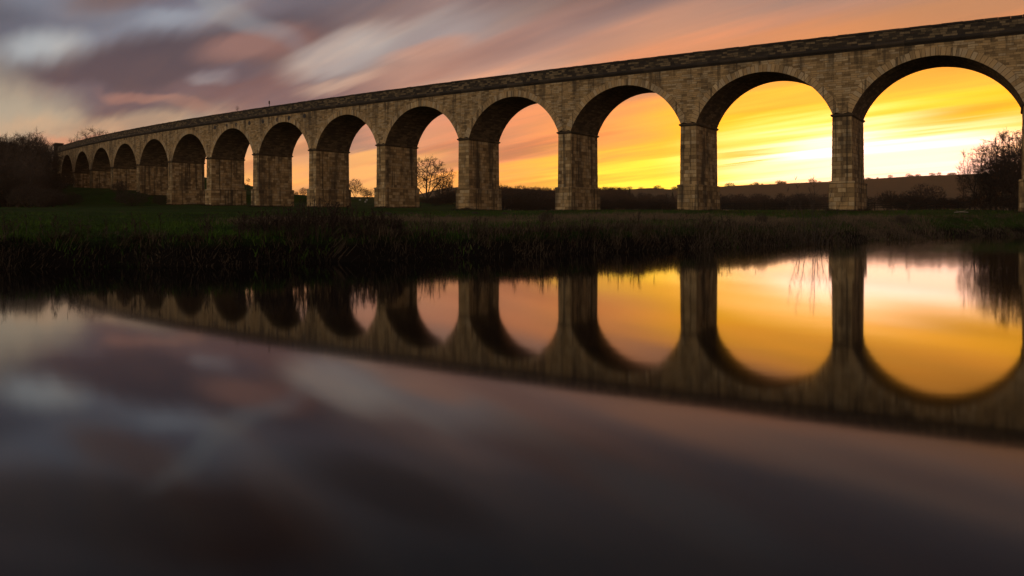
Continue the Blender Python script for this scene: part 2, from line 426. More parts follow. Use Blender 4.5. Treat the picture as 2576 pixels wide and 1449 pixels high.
def arc(i, t, extra=0.0):
    """point of the intrados of bay i at angle t (0..1), pushed out by extra -> s, z"""
    a = PHI + (math.pi - 2 * PHI) * t
    sm = (i + .5) * P; r = RAD + extra
    s = sm + r * math.cos(math.pi - a)
    z_ = zs(sm) - (RAD - RISE) + r * math.sin(a)
    return s, z_ + G * (s - sm)
NV = 45
for i in range(NP0, NP1):
    sm = (i + .5) * P; org = (*sn(sm, W / 2), zs(sm) + RISE)
    arch = empty('arch', org); arch.parent = via; arch.location = tuple(np.array(org) - np.array(BASE))
    for face, sg in ((FACE, -1), (BACK, 1)):
        if sg > 0 and i < -1: continue
        mb = MB()
        for v in range(NV):
            t0, t1 = v / NV, (v + 1) / NV
            ex = RING * random.choice((.93, 1.0, 1.0, 1.07)); d = random.uniform(.05, .09); tone = .25 + .7 * random.random()
            ins = .03
            def q(t, e, out): s, z_ = arc(i, t, e); return (*sn(s, face + sg * out), z_)
            dt = (t1 - t0) * .045
            o4 = [q(t0, 0, -.02), q(t1, 0, -.02), q(t1, ex, -.02), q(t0, ex, -.02)]
            m4 = [q(t0 + dt, -.004 - .01 * random.random(), d), q(t1 - dt, -.004 - .01 * random.random(), d), q(t1 - dt, ex - ins, d), q(t0 + dt, ex - ins, d)]
            mb.quad(m4 if sg > 0 else m4, None, tone)
            for j in range(4):
                k = (j + 1) % 4; mb.quad([o4[j], o4[k], m4[k], m4[j]], None, tone * .3)
        mb.build('arch_ring', M_VOUS, arch, org, org)
    mb = MB(); NA = 40; u = 0
    for v in range(NA):
        t0, t1 = v / NA, (v + 1) / NA
        a0_, a1_ = arc(i, t0), arc(i, t1); du = math.hypot(a1_[0] - a0_[0], a1_[1] - a0_[1])
        mb.quad([(*sn(a0_[0], FACE - .015), a0_[1]), (*sn(a1_[0], FACE - .015), a1_[1]), (*sn(a1_[0], BACK + .015), a1_[1]), (*sn(a0_[0], BACK + .015), a0_[1])],
                [(0, u), (0, u + du), (BACK - FACE, u + du), (BACK - FACE, u)]); u += du
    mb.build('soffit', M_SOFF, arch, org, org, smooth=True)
    # spandrel walls of the bay, from pier centre to pier centre
    mb = MB(); ss = sorted(set([i * P, (i + 1) * P] + [arc(i, t, RING * .5)[0] for t in np.linspace(0, 1, 49)] + [i * P + PB, (i + 1) * P - PB]))
    ss = [s for s in ss if i * P - 1e-6 <= s <= (i + 1) * P + 1e-6]
    def lowz(s):
        r = RAD + RING * .5; x_ = s - sm
        zz = zs(sm) - (RAD - RISE) + math.sqrt(max(0, r * r - x_ * x_)) + G * x_ if abs(x_) < r else -1e9
        return max(zs(s), zz) if abs(x_) < SPAN / 2 + RING * .5 else zs(s)
    for face in (FACE, BACK):
        mb = MB()
        for sa, sb in zip(ss[:-1], ss[1:]):
            la, lb = lowz(sa), lowz(sb); ta, tb = zs(sa) + STR0 + .05, zs(sb) + STR0 + .05
            mb.quad([(*sn(sa, face), la), (*sn(sb, face), lb), (*sn(sb, face), tb), (*sn(sa, face), ta)], [(sa, la - G * sa), (sb, lb - G * sb), (sb, tb - G * sb), (sa, ta - G * sa)])
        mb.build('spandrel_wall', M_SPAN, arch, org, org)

SE = NP1 * P + 9.5                           # end of the abutment
def strip(mb, prof, s0, s1, step=1.0, closed=False, vs=1.0):
    """extrude an (n, z above springing) profile along the viaduct"""
    S = np.linspace(s0, s1, max(2, int((s1 - s0) / step)))
    vv = [0]
    for (a, b_), (c_, d_) in zip(prof[:-1], prof[1:]): vv.append(vv[-1] + math.hypot(c_ - a, d_ - b_))
    for sa, sb in zip(S[:-1], S[1:]):
        for j, ((n0, z0), (n1, z1)) in enumerate(zip(prof[:-1], prof[1:])):
            mb.quad([(*sn(sa, n0), zs(sa) + z0), (*sn(sb, n0), zs(sb) + z0), (*sn(sb, n1), zs(sb) + z1), (*sn(sa, n1), zs(sa) + z1)], [(sa, vv[j]), (sb, vv[j]), (sb, vv[j + 1]), (sa, vv[j + 1])], random.random())
for side in (0, 1):
    def nn(n): return n if side == 0 else W - n
    roll = [(FACE + .1, STR0), (FACE - .10, STR0), (FACE - .16, STR0 + .12), (FACE - .30, STR0 + .22), (FACE - .40, STR0 + .36), (FACE - .40, STR0 + .50), (FACE - .30, STR0 + .64), (FACE - .05, STR1)]
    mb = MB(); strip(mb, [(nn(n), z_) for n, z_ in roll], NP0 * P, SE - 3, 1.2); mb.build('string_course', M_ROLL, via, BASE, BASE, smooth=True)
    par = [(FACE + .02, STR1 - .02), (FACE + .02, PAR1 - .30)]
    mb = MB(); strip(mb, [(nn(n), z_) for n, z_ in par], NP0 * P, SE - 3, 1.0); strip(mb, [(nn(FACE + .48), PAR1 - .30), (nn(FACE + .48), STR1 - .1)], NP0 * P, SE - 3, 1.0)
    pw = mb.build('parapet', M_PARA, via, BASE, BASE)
    mb = MB(); s_ = NP0 * P                    # coping stones, each bedded a little differently
    while s_ < SE - 3:
        L = random.uniform(.9, 1.5); dz = random.uniform(-.025, .03); do = random.uniform(-.02, .02)
        cp = [(FACE + .02, PAR1 - .30), (FACE - .11 + do, PAR1 - .28 + dz), (FACE - .11 + do, PAR1 - .07 + dz), (FACE - .02, PAR1 + dz), (FACE + .52, PAR1 + dz), (FACE + .60, PAR1 - .07 + dz), (FACE + .60, PAR1 - .30), (FACE + .48, PAR1 - .30)]
        strip(mb, [(nn(n), z_) for n, z_ in cp], s_ + .012, min(s_ + L - .012, SE - 3), 5.0)
        for q in (s_ + .012, min(s_ + L - .012, SE - 3)): mb.quad([(*sn(q, nn(n)), zs(q) + z_) for n, z_ in cp])
        s_ += L
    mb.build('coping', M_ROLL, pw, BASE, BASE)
mb = MB(); strip(mb, [(FACE + .3, STR1), (W - FACE - .3, STR1)], NP0 * P, SE, 3.0); mb.build('track_deck', M_SOIL, via, BASE, BASE)
# abutment and its end pillar
for face in (FACE, BACK):
    mb = MB(); sa, sb = NP1 * P, SE - 3
    mb.quad([(*sn(sa, face), zs(sa) - 16), (*sn(sb, face), zs(sb) - 16), (*sn(sb, face), zs(sb) + STR0 + .05), (*sn(sa, face), zs(sa) + STR0 + .05)], [(sa, -16), (sb, -16), (sb, STR0), (sa, STR0)])
    mb.build('abutment_wall', M_SPAN, via, BASE, BASE)
sp = SE - 1.5
mb = MB(); zt = zs(sp) + PAR1 + 1.5
pier_blocks(mb, sp, -.55, 2.2, 1.7, 1.7, zs(sp) - 12, zt - .5, .5, 1.0, .04)
ring_loft(mb, sp, 1.7, -.55, 2.2, [(.03, zt - .5), (.22, zt - .42), (.22, zt - .15), (-.3, zt)])
mb.build('end_pillar', M_PARA, via, BASE, BASE)
# round iron tie plates with a boss and four ribs
for px, py in ((538.6, 320.9), (568.5, 317), (592.3, 314), (625.4, 309.3), (659.5, 305.2), (696, 300.8), (725, 297.3), (764, 291.7)):
    s = s_of_px(px); x, y = sn(s, FACE); z_ = CAMZ + (YH - py) / F0 * y
    mb = MB(); N = 20
    def rp(r, a, out): return (*sn(s + r * math.cos(a), FACE - out), z_ + r * math.sin(a))
    for k in range(N):
        a, b_ = 2 * math.pi * k / N, 2 * math.pi * (k + 1) / N
        for (r0, o0), (r1, o1) in (((.52, .0), (.52, .07)), ((.52, .07), (.42, .09)), ((.42, .09), (.16, .06)), ((.16, .06), (.14, .17)), ((.14, .17), (.001, .18))):
            mb.quad([rp(r0, a, o0), rp(r0, b_, o0), rp(r1, b_, o1), rp(r1, a, o1)])
    mb.build('tie_plate', M_IRON, via, (x, y, z_), BASE)

# ------------------------------------------------------------------ bare winter trees
def prisms(p0, p1, r0, r1, k):
    """tapered k-sided tubes for arrays of segments"""
    n = len(p0); d = p1 - p0; L = np.linalg.norm(d, axis=1, keepdims=True); d = d / np.maximum(L, 1e-6)
    up = np.where(np.abs(d[:, 2:3]) > .9, np.array([[1., 0, 0]]), np.array([[0, 0, 1.]]))
    u = np.cross(d, up); u /= np.maximum(np.linalg.norm(u, axis=1, keepdims=True), 1e-6); v = np.cross(d, u)
    ang = np.arange(k) * 2 * math.pi / k
    ring = u[:, None] * np.cos(ang)[None, :, None] + v[:, None] * np.sin(ang)[None, :, None]
    a = p0[:, None] + ring * r0[:, None, None]; b_ = p1[:, None] + ring * r1[:, None, None]
    V = np.concatenate([a, b_], 1).reshape(-1, 3)
    base = (np.arange(n) * 2 * k)[:, None]; j = np.arange(k); jn = (j + 1) % k
    Q = np.stack([base + j, base + jn, base + k + jn, base + k + j], -1).reshape(-1, 4)
    return V, Q
def tubes_mesh(name, segs):
    """segs: list of (p0,p1,r0,r1,k) array groups"""
    Vs, Qs, off = [], [], 0
    for p0, p1, r0, r1, k in segs:
        if len(p0) == 0: continue
        V, Q = prisms(p0, p1, r0, r1, k); Vs.append(V); Qs.append(Q + off); off += len(V)
    V = np.concatenate(Vs); Q = np.concatenate(Qs)
    return np_mesh(name, V, Q, np.full(len(Q), 4))

def colonize(seed, H, envs, natt, start, step=.42, di=5.0, dk=.9, tips=3, tipl=.9, rtip=0.025, expo=2.35, up=.15, iters=90):
    """space colonization: attractors fill the ellipsoids `envs`, limbs grow from the polylines `start`"""
    g = np.random.default_rng(seed); att = []
    vol = [e[3] * e[4] * e[5] for e in envs]; tot = sum(vol)
    for (cx, cy, cz, rx, ry, rz), v in zip(envs, vol):
        m_ = int(natt * v / tot) + 5; q = g.normal(size=(m_, 3)); q /= np.linalg.norm(q, axis=1, keepdims=True)
        q *= (g.random((m_, 1)) ** .42); att.append(q * (rx, ry, rz) + (cx, cy, cz))
    att = np.concatenate(att)
    pts = []; par = []; kids = []
    def add(p, q): pts.append(np.array(p, float)); par.append(q); kids.append(0); 
    add(start[0][0], -1)
    for line in start:
        prev = 0 if len(pts) == 1 else int(np.argmin([np.linalg.norm(p - line[0]) for p in pts]))
        for a, b_ in zip(line[:-1], line[1:]):
            a = np.array(a, float); b_ = np.array(b_, float); n = max(1, int(np.linalg.norm(b_ - a) / step))
            for k in range(1, n + 1):
                add(a + (b_ - a) * k / n + g.normal(0, .03, 3), prev); kids[prev] += 1; prev = len(pts) - 1
    alive = np.ones(len(att), bool)
    for it in range(iters):
        kd = kdtree.KDTree(len(pts))
        for k, p in enumerate(pts): kd.insert(p, k)
        kd.balance(); acc = {}
        for k in np.nonzero(alive)[0]:
            co, j, d = kd.find(att[k])
            if d < dk: alive[k] = False
            elif d < di or it < 12:
                acc[j] = acc.get(j, 0) + (att[k] - pts[j]) / d
        if not acc: break
        grown = 0
        for j, v in acc.items():
            if kids[j] > 3: continue
            v = v / max(1e-6, np.linalg.norm(v)) + g.normal(0, .22, 3); v[2] += up
            v /= np.linalg.norm(v); add(pts[j] + v * step, j); kids[j] += 1; grown += 1
        if not grown: break
    pts = np.array(pts); par = np.array(par); n = len(pts)
    nk = np.bincount(par[1:], minlength=n); acc = np.zeros(n)
    for j in range(n - 1, 0, -1):
        if nk[j] == 0: acc[j] += rtip ** expo
        acc[par[j]] += acc[j]
    rad = acc ** (1 / expo)
    ch = np.arange(1, n); p0 = pts[par[ch]]; p1 = pts[ch]; r0 = np.minimum(rad[par[ch]], rad[ch] * 1.25); r1 = rad[ch]
    thick = r1 > min(rtip * 5.2, np.quantile(r1, .93))
    # twigs on the thin wood
    cand = ch[rad[ch] < rtip * 2.0]; rep = np.repeat(cand, np.where(nk[cand] == 0, tips, max(1, tips // 3)))
    dirn = pts[rep] - pts[par[rep]]; dirn /= np.maximum(np.linalg.norm(dirn, axis=1, keepdims=True), 1e-6)
    dirn = dirn + g.normal(0, .55, dirn.shape); dirn[:, 2] += .25; dirn /= np.linalg.norm(dirn, axis=1, keepdims=True)
    tl = tipl * g.uniform(.4, 1.1, (len(rep), 1)); q1 = pts[rep] + dirn * tl * .55
    d2 = dirn + g.normal(0, .3, dirn.shape); d2 /= np.linalg.norm(d2, axis=1, keepdims=True); q2 = q1 + d2 * tl * .5
    d3 = dirn + g.normal(0, .7, dirn.shape); d3 /= np.linalg.norm(d3, axis=1, keepdims=True); q3 = q1 + d3 * tl * .45
    rt = np.full(len(rep), rtip * .8); re = np.full(len(rep), rtip * .35)
    trunk = [(p0[thick], p1[thick], r0[thick], r1[thick], 7)]
    crown = [(p0[~thick], p1[~thick], r0[~thick], r1[~thick], 4), (pts[rep], q1, rt, rt * .8, 3), (q1, q2, rt * .7, re, 3), (q1, q3, rt * .6, re, 3)]
    return trunk, crown
def proto(name, *a, **k):
    tr, cr = colonize(*a, **k)
    return name, tubes_mesh(name + '_trunk', tr), tubes_mesh(name + '_crown', cr)
for me_ in (): pass

PROT = {}
PROT['oak'] = proto('oak', 3, 12, [(0, 0, 7.6, 4.9, 4.6, 4.2), (3.2, .5, 6.4, 3.4, 3.4, 3.2), (-2.6, 0, 5.4, 3, 3, 2.6)], 1150,
    [[(0, 0, 0), (0, 0, 1.3)], [(0, 0, 1.2), (-.15, 0, 4.5), (0, .1, 7)], [(0, 0, .9), (1.2, .2, 3.2), (2.6, .4, 5.2)], [(0, 0, .8), (-1.2, -.2, 2.6), (-2.4, 0, 4.2)], [(0, 0, 1.1), (.6, -.6, 3.8), (1.0, -1.0, 6)]], dk=.62, rtip=.027, tips=6)
PROT['ash'] = proto('ash', 8, 12, [(0, 0, 7.4, 3.3, 3.3, 4.6)], 900, [[(0, 0, 0), (.1, 0, 3.0), (-.1, .1, 6.5)], [(0, 0, 2.2), (1.0, .3, 4.4)], [(0, 0, 2.6), (-.9, -.3, 4.9)]], dk=.6, up=.3, rtip=.017, tips=5)
PROT['round'] = proto('round', 15, 10, [(0, 0, 6.0, 4.0, 4.0, 3.8)], 700, [[(0, 0, 0), (0, 0, 2.4)], [(0, 0, 2.2), (1.3, .2, 4.2)], [(0, 0, 2.0), (-1.2, .4, 4.0)], [(0, 0, 2.3), (.1, -.9, 4.6)]], dk=.62, rtip=0.030, tips=7)
PROT['slim'] = proto('slim', 21, 12, [(0, 0, 7.2, 1.5, 1.5, 5.0)], 420, [[(0, 0, 0), (.1, .05, 4), (-.05, 0, 9)]], dk=.55, up=.45, rtip=.019, tips=5, tipl=1.1)
PROT['spread'] = proto('spread', 33, 12, [(0, 0, 6.8, 5.2, 4.6, 4.4), (-3.5, 0, 4.6, 2.6, 2.6, 2.6)], 1300,
    [[(0, 0, 0), (0, 0, .9)], [(0, 0, .6), (-1.6, .2, 3.2), (-2.8, .2, 6)], [(0, 0, .7), (.3, 0, 4.2), (.6, 0, 8)], [(0, 0, .6), (1.9, -.2, 3.0), (3.3, 0, 6.0)], [(0, 0, .5), (-.7, -.8, 3.4), (-1, -1.5, 6.5)]], dk=.6, up=.35, rtip=.018, tips=7, tipl=1.1)
PROT['bush'] = proto('bush', 40, 5, [(0, 0, 2.5, 2.9, 2.6, 2.2)], 800, [[(0, 0, 0), (0, 0, .5)]] + [[(0, 0, .05), (math.cos(a) * .9, math.sin(a) * .9, 1.0)] for a in np.linspace(0, 6, 7)], step=.3, dk=.42, up=.2, rtip=0.021, tips=8, tipl=.7)
PROT['thorn'] = proto('thorn', 47, 6, [(0, 0, 3.6, 2.6, 2.6, 2.7)], 620, [[(0, 0, 0), (.1, 0, 1.2)], [(0, 0, .2), (.8, .3, 1.8)], [(0, 0, .2), (-.8, -.2, 1.7)]], step=.33, dk=.46, up=.25, rtip=0.023, tips=8, tipl=.8)
PROT['wood'] = proto('wood', 61, 12, [(0, 0, 7.4, 3.6, 3.6, 4.6)], 760, [[(0, 0, 0), (.1, 0, 3.4), (-.1, .1, 7.0)], [(0, 0, 2.2), (1.2, .3, 5.0)], [(0, 0, 2.6), (-1.1, -.3, 5.4)]], dk=.66, up=.5, rtip=.036, tips=6, tipl=1.2)
PROT['crooked'] = proto('crooked', 52, 10, [(1.6, 0, 8.4, 1.7, 1.5, 1.7), (.9, 0, 4.0, 2.2, 1.6, 1.5), (-1.0, 0, 5.6, 1.0, 1, .9)], 420,
    [[(0, 0, 0), (.0, 0, 2.3), (-.35, 0, 3.6), (.5, 0, 5.0), (1.4, 0, 6.3), (1.2, 0, 7.6)], [(-.3, 0, 3.4), (-1.0, 0, 5.0)], [(.0, 0, 2.0), (.9, 0, 3.2)]], dk=.5, rtip=0.030, tips=7)
for k_, (n_, a_, b_) in PROT.items():
    a_.materials.append(M_BARK); b_.materials.append(M_BUSH if k_ in ('bush', 'thorn') else M_TWIG)

def tree(kind, name, x, y, h, label, cat='tree', group=None, rz=None, z=None, wide=1.0, sink=.15):
    H_ = {'oak': 12.2, 'ash': 12.4, 'wood': 12.6, 'round': 10.2, 'slim': 12.6, 'spread': 11.8, 'bush': 4.9, 'thorn': 6.6, 'crooked': 10.4}[kind]
    z = ground(x, y) - sink if z is None else z
    t = empty(name, (x, y, z), random.uniform(0, 6.28) if rz is None else rz)
    k = h / H_; t.scale = (k * wide, k * wide, k)
    tag(t, label, cat, group)
    for nm, me_ in (('stems' if kind in ('bush', 'thorn') else 'trunk', PROT[kind][1]), ('crown', PROT[kind][2])):
        c = bpy.data.objects.new(nm, me_); C.objects.link(c); c.parent = t
    return t
def tree_px(kind, name, px, pytop, D, label, cat='tree', group=None, rz=None, wide=1.0, pybase=None, sink=.15):
    x, y, zt = at(px, pytop, D)
    zb_ = (ground(x, y) - sink) if pybase is None else at(px, pybase, D)[2]
    return tree(kind, name, x, y, max(1.0, zt - zb_), label, cat, group, rz, zb_, wide)

# single trees that read on their own
tree_px('oak', 'bare_tree', 1074, 390, 262, 'large spreading bare tree standing alone in the narrow arch left of the middle', rz=0, wide=1.12)
tree_px('thorn', 'bare_tree', 1113, 440, 262, 'smaller bare tree leaning at the right foot of the large lone tree', wide=.9)
tree_px('crooked', 'crooked_tree', 620, 448, 330, 'crooked bare tree with a bent trunk in the thin gap between two piers', rz=0)
tree_px('thorn', 'bare_tree', 628, 478, 335, 'low bare bush tangled at the foot of the crooked tree', cat='bush')
tree_px('round', 'bare_tree', 763, 470, 400, 'small round bare tree on the field edge beside a pier', wide=.9)
tree_px('thorn', 'bare_tree', 744, 482, 400, 'tiny bare tree left of the small round one on the field edge')
tree_px('oak', 'bare_tree', 893, 447, 330, 'domed bare tree against the orange sky left of a trio of lesser trees', rz=2.5, wide=.95)
tree_px('round', 'bare_tree', 916, 470, 335, 'small bare tree tucked under the right side of the domed tree')
tree_px('thorn', 'bare_tree', 926, 476, 340, 'scrubby bare tree between the small one and the upright one')
tree_px('ash', 'bare_tree', 936, 472, 335, 'upright bare tree rightmost beside the pier past the domed tree')
tree_px('spread', 'bare_tree', 237, 319, 300, 'fan shaped bare tree top rising behind the far parapet', rz=.4, wide=1.0)
# the tall group at the right edge, behind the river pier
for k, (px, py, D, kind, wd, lab) in enumerate([
    (2478, 362, 128, 'spread', .85, 'broad bare tree leaning left, first of the tall clump by the river pier'),
    (2506, 340, 132, 'slim', 1.7, 'upright bare tree with a pointed top in the middle of the tall clump'),
    (2540, 322, 136, 'spread', .95, 'tallest bare tree of the clump, cut by the river pier'),
    (2566, 316, 140, 'ash', 1.2, 'bare tree half hidden behind the river pier'),
    (2452, 410, 124, 'ash', 1.3, 'short thorny tree at the left skirt of the tall clump'),
    (2524, 392, 122, 'slim', 1.7, 'dense low bare tree in front of the tall clump'),
    (2556, 380, 120, 'spread', .9, 'dark thorn tree in front of the clump nearest the river pier'),
    (2424, 432, 150, 'slim', .9, 'thin twiggy tree apart from the clump on its left'),
    (2492, 398, 126, 'wood', 1.0, 'dense dark bare tree at the heart of the tall clump'),
    (2548, 368, 130, 'wood', 1.0, 'dense bare tree tucked left of the river pier'),
    (2600, 330, 150, 'spread', 1.0, 'bare tree standing behind the river pier')]):
    tree_px(kind, 'bare_tree', px, py, D, lab, group='tall trees by the river pier', wide=wd)

# thickets and belts seen through the arches
def belt(px0, px1, n, top, D0, D1, kinds, name, label, group, cat, jit=10, wide=(.9, 1.3)):
    for k in range(n):
        px = px0 + (px1 - px0) * (k + random.random()) / n; D = random.uniform(D0, D1)
        x, y, _ = at(px, 0, D)
        s_, n__ = inv_sn(np.array([x]), np.array([y]))
        if n__[0] < W + 2.0: continue
        tree_px(random.choice(kinds), name, px, top(px) + random.choice((-.5, -.2, .1, .5, .9, 1.4)) * jit * random.uniform(.6, 1.3), D, label, cat, group, wide=random.uniform(*wide))
cst = lambda v: (lambda px: v)
lin = lambda a, va, b_, vb: (lambda px: va + (vb - va) * (px - a) / (b_ - a))
belt(1056, 1150, 9, lin(1056, 500, 1150, 484), 200, 290, ('bush', 'thorn'), 'bramble_bush', 'dark bramble bush in the hedge under the large lone tree', 'hedge below the lone tree', 'bush', 6, (1.2, 1.8))
belt(1105, 1155, 10, lin(1105, 485, 1155, 471), 430, 600, ('round', 'ash'), 'woodland_tree', 'small woodland tree on the rise right of the large lone tree', 'wood on the rise', 'tree', 4)
belt(1255, 1405, 26, lin(1255, 463, 1405, 474), 300, 380, ('wood',), 'woodland_tree', 'bare tree in the dark wood through the arch right of the lone tree', 'dark wood behind the middle piers', 'tree', 8, (1.0, 1.4))
belt(1255, 1405, 12, cst(487), 190, 280, ('bush', 'thorn'), 'thicket_bush', 'dense dark thicket bush below the dark wood behind the middle piers', 'thicket below the dark wood', 'bush', 10, (1.4, 2.1))
belt(1505, 1572, 10, lin(1505, 468, 1570, 470), 560, 640, ('wood', 'round'), 'woodland_tree', 'tree in the tall row on the wooded skyline left of the gap', 'row of skyline trees', 'tree', 4)
belt(1505, 1712, 20, lin(1505, 483, 1712, 490), 300, 420, ('wood', 'oak'), 'woodland_tree', 'bare tree in the brown wood through the golden arch', 'brown wood through the golden arch', 'tree', 8, (1.0, 1.4))
belt(1505, 1715, 15, cst(503), 165, 240, ('bush', 'thorn'), 'thicket_bush', 'dark thicket bush at the field edge under the golden arch', 'thicket under the golden arch', 'bush', 9, (1.4, 2.1))
belt(1806, 2095, 24, lin(1806, 488, 2095, 484), 210, 380, ('wood', 'round', 'oak'), 'woodland_tree', 'hazy bare tree beyond the rail fence under the bright arch', 'hazy trees beyond the fence', 'tree', 9, (1.0, 1.5))
belt(1806, 2095, 14, cst(503), 150, 200, ('bush', 'thorn'), 'thicket_bush', 'brown thicket bush just beyond the rail fence', 'thicket beyond the fence', 'bush', 9, (1.4, 2.0))
belt(2172, 2290, 10, cst(478), 150, 230, ('thorn', 'bush', 'slim'), 'thicket_bush', 'twiggy brown bush between the sunlit pier and the rounded tree', 'twiggy scrub right of the sunlit pier', 'bush', 9, (1.0, 1.5))
tree_px('oak', 'bare_tree', 2318, 458, 190, 'rounded bare tree in front of the far hillside', rz=1.0, wide=1.0)
tree_px('round', 'bare_tree', 2352, 464, 195, 'second rounded bare tree touching the first before the hillside')
belt(2270, 2440, 13, cst(492), 140, 190, ('bush', 'thorn'), 'thicket_bush', 'dark bush beneath the rounded trees before the hillside', 'bushes beneath the rounded trees', 'bush', 8, (1.3, 1.8))
belt(2450, 2600, 9, cst(482), 112, 130, ('bush', 'thorn'), 'thicket_bush', 'dark bush filling the foot of the tall clump by the river pier', 'bushes under the tall clump', 'bush', 16, (1.2, 1.7))
# ridge-line trees on the far hill
for k in range(34):
    px = random.uniform(1760, 2440)
    if k >= 10: px = random.choice((1790, 1845, 1912, 1970, 2062, 2190, 2262, 2300, 2350, 2395)) + random.gauss(0, 9)
    if k < 10: px = (1835, 1902, 1960, 1972, 2040, 2050, 2240, 2285, 2345, 2362)[k]
    D = 1890; x, y, zt = at(px, crest(px) + .8, D); h = random.uniform(5, 10) if k >= 10 else random.uniform(10, 15)
    t = tree(random.choice(('round', 'oak', 'bush')), 'ridge_tree', x, y, h, 'tiny dark tree on the crest of the far hill', 'tree', 'trees along the far hill crest', z=zt - .8 - h * .2, wide=random.uniform(1.2, 2.0))
for k in range(22):
    px = random.uniform(1500, 1720) if k < 13 else random.uniform(1080, 1420)
    D = 1290; x, y, zt = at(px, crest2(px) + 1.2, D)
    h = random.uniform(6, 11); tree(random.choice(('round', 'oak')), 'ridge_tree', x, y, h, 'small bare tree on the crest of the nearer low hill', 'tree', 'trees along the low hill crest', z=zt - 1.2 - h * .25, wide=random.uniform(1.2, 1.8))
# conifers
def conifer(px, pytop, D, label):
    x, y, zt = at(px, pytop, D); zb_ = ground(x, y) - .1; h = zt - zb_
    t = empty('conifer', (x, y, zb_)); tag(t, label, 'tree', 'dark conifers in the brown wood')
    link('trunk', tubes_mesh('conifer_trunk', [(np.array([[0, 0, 0.]]), np.array([[0, 0, h * .95]]), np.array([.22]), np.array([.03]), 7)]), M_BARK, t)
    N = 900; u = rng.random(N) ** .8; zz = h * (.12 + .88 * u); r = (1 - u) * h * .22 * rng.uniform(.3, 1.1, N) + .1; a = rng.random(N) * 6.28
    p0 = np.stack([np.cos(a) * r * .25, np.sin(a) * r * .25, zz], 1); p1 = np.stack([np.cos(a) * r, np.sin(a) * r, zz - r * .35], 1)
    link('foliage', tubes_mesh('conifer_foliage', [(p0, p1, np.full(N, .16), np.full(N, .04), 4)]), M_NEEDLE, t)
conifer(1583, 473, 470, 'dark pointed conifer standing tallest in the brown wood')
conifer(1692, 482, 430, 'dark conifer near the right pier of the golden arch')
conifer(1676, 487, 440, 'short dark conifer left of the one by the pier')

# the wood on the left hillside
for k in range(46):
    px = random.uniform(-120, 88); D = random.uniform(205, 262)
    top = float(np.interp(px, [-120, 0, 40, 90, 105, 130], [330, 338, 334, 327, 340, 372])) + random.uniform(-4, 26)
    near = k % 3 == 0
    if near: D = random.uniform(180, 205); top = random.uniform(368, 420)
    tree_px(random.choice(('ash', 'slim', 'spread') if not near else ('thorn', 'round', 'ash')), 'woodland_tree', px if not near else min(px, 78), top, D,
            'dark bare tree low on the slope of the left hillside wood' if near else 'bare tree in the dense dark wood at the left edge', 'tree', 'lower trees of the left wood' if near else 'trees of the left wood', wide=random.uniform(1.0, 1.5))
tree_px('slim', 'bare_tree', 92, 320, 240, 'spiky tallest bare tree breaking the skyline of the left wood', wide=1.1)
for k, px in enumerate((88, 94, 99, 104, 109, 113, 117, 121, 125, 129, 133, 140, 147)):
    tree_px(('ash', 'slim')[k % 2], 'slender_tree', px, 330 + max(0, px - 96) * .95 + (k * 7 % 5) * 2, 272 + k % 3 * 6, 'slender pale trunked tree in the row beside the end pillar', 'tree', 'row of slender trees by the end pillar', wide=.6)
for k in range(26):
    px = random.uniform(-110, 150); D = random.uniform(165, 222)
    tree_px(random.choice(('bush', 'thorn')), 'bramble_bush', px, random.uniform(432, 492) if px < 95 else random.uniform(462, 494), D, 'dark bramble bush on the slope below the left wood', 'bush', 'brambles below the left wood', wide=random.uniform(1.4, 2.2))
tree_px('bush', 'bramble_bush', 160, 440, 258, 'dark bush filling the mouth of the farthest arch', 'bush', wide=1.5)
tree_px('bush', 'bramble_bush', 138, 428, 262, 'dark bush against the abutment below the end pillar', 'bush', wide=1.6)
tree_px('thorn', 'bare_bush', 303, 452, 222, 'rounded brown bush in front of a short pier on the mound', 'bush', wide=1.25)
tree_px('bush', 'bramble_bush', 331, 481, 196, 'broad dark bramble on the grassy mound', 'bush', wide=2.2)
tree_px('bush', 'bramble_bush', 178, 484, 205, 'small dark bramble at the left end of the mound', 'bush', wide=1.5)
tree_px('bush', 'bramble_bush', 404, 490, 204, 'dark bush on the steep right end of the mound', 'bush', wide=1.3)
tree_px('bush', 'bare_bush', 1374, 536, 55, 'small fan of bare twigs on the meadow near the bank', 'bush', wide=1.0)
tree_px('bush', 'bare_bush', 2272, 538, 66, 'sparse twig bush in the rough grass right of the sunlit pier', 'bush', wide=1.0)
tree_px('thorn', 'bare_bush', 1916, 545, 52, 'reddish brown twig bush on the bank left of the willow saplings', 'bush', wide=1.0)
# twig growing from the parapet and the little signal post
s_ = s_of_px(592); x, y = sn(s_, FACE + .3); t = tree('slim', 'parapet_shrub', x, y, 1.7, 'tiny leafless shrub sprouting from the parapet', 'plant', z=zs(s_) + PAR1 - .3, wide=2.0)
s_ = s_of_px(667); x, y = sn(s_, FACE + .9); zb_ = zs(s_) + STR1
pst = empty('signal_post', (x, y, zb_)); tag(pst, 'thin dark signal post with a small head above the parapet', 'signal')
link('post', tubes_mesh('signal_pole', [(np.array([[0, 0, 0.]]), np.array([[0, 0, 2.75]]), np.array([.07]), np.array([.06]), 8)]), M_IRON, pst)
link('head', tubes_mesh('signal_head', [(np.array([[0, -.08, 2.45]]), np.array([[0, -.08, 3.05]]), np.array([.17]), np.array([.17]), 10), (np.array([[0, -.08, 3.05]]), np.array([[0, -.08, 3.2]]), np.array([.17]), np.array([.03]), 10)]), M_IRON, pst)

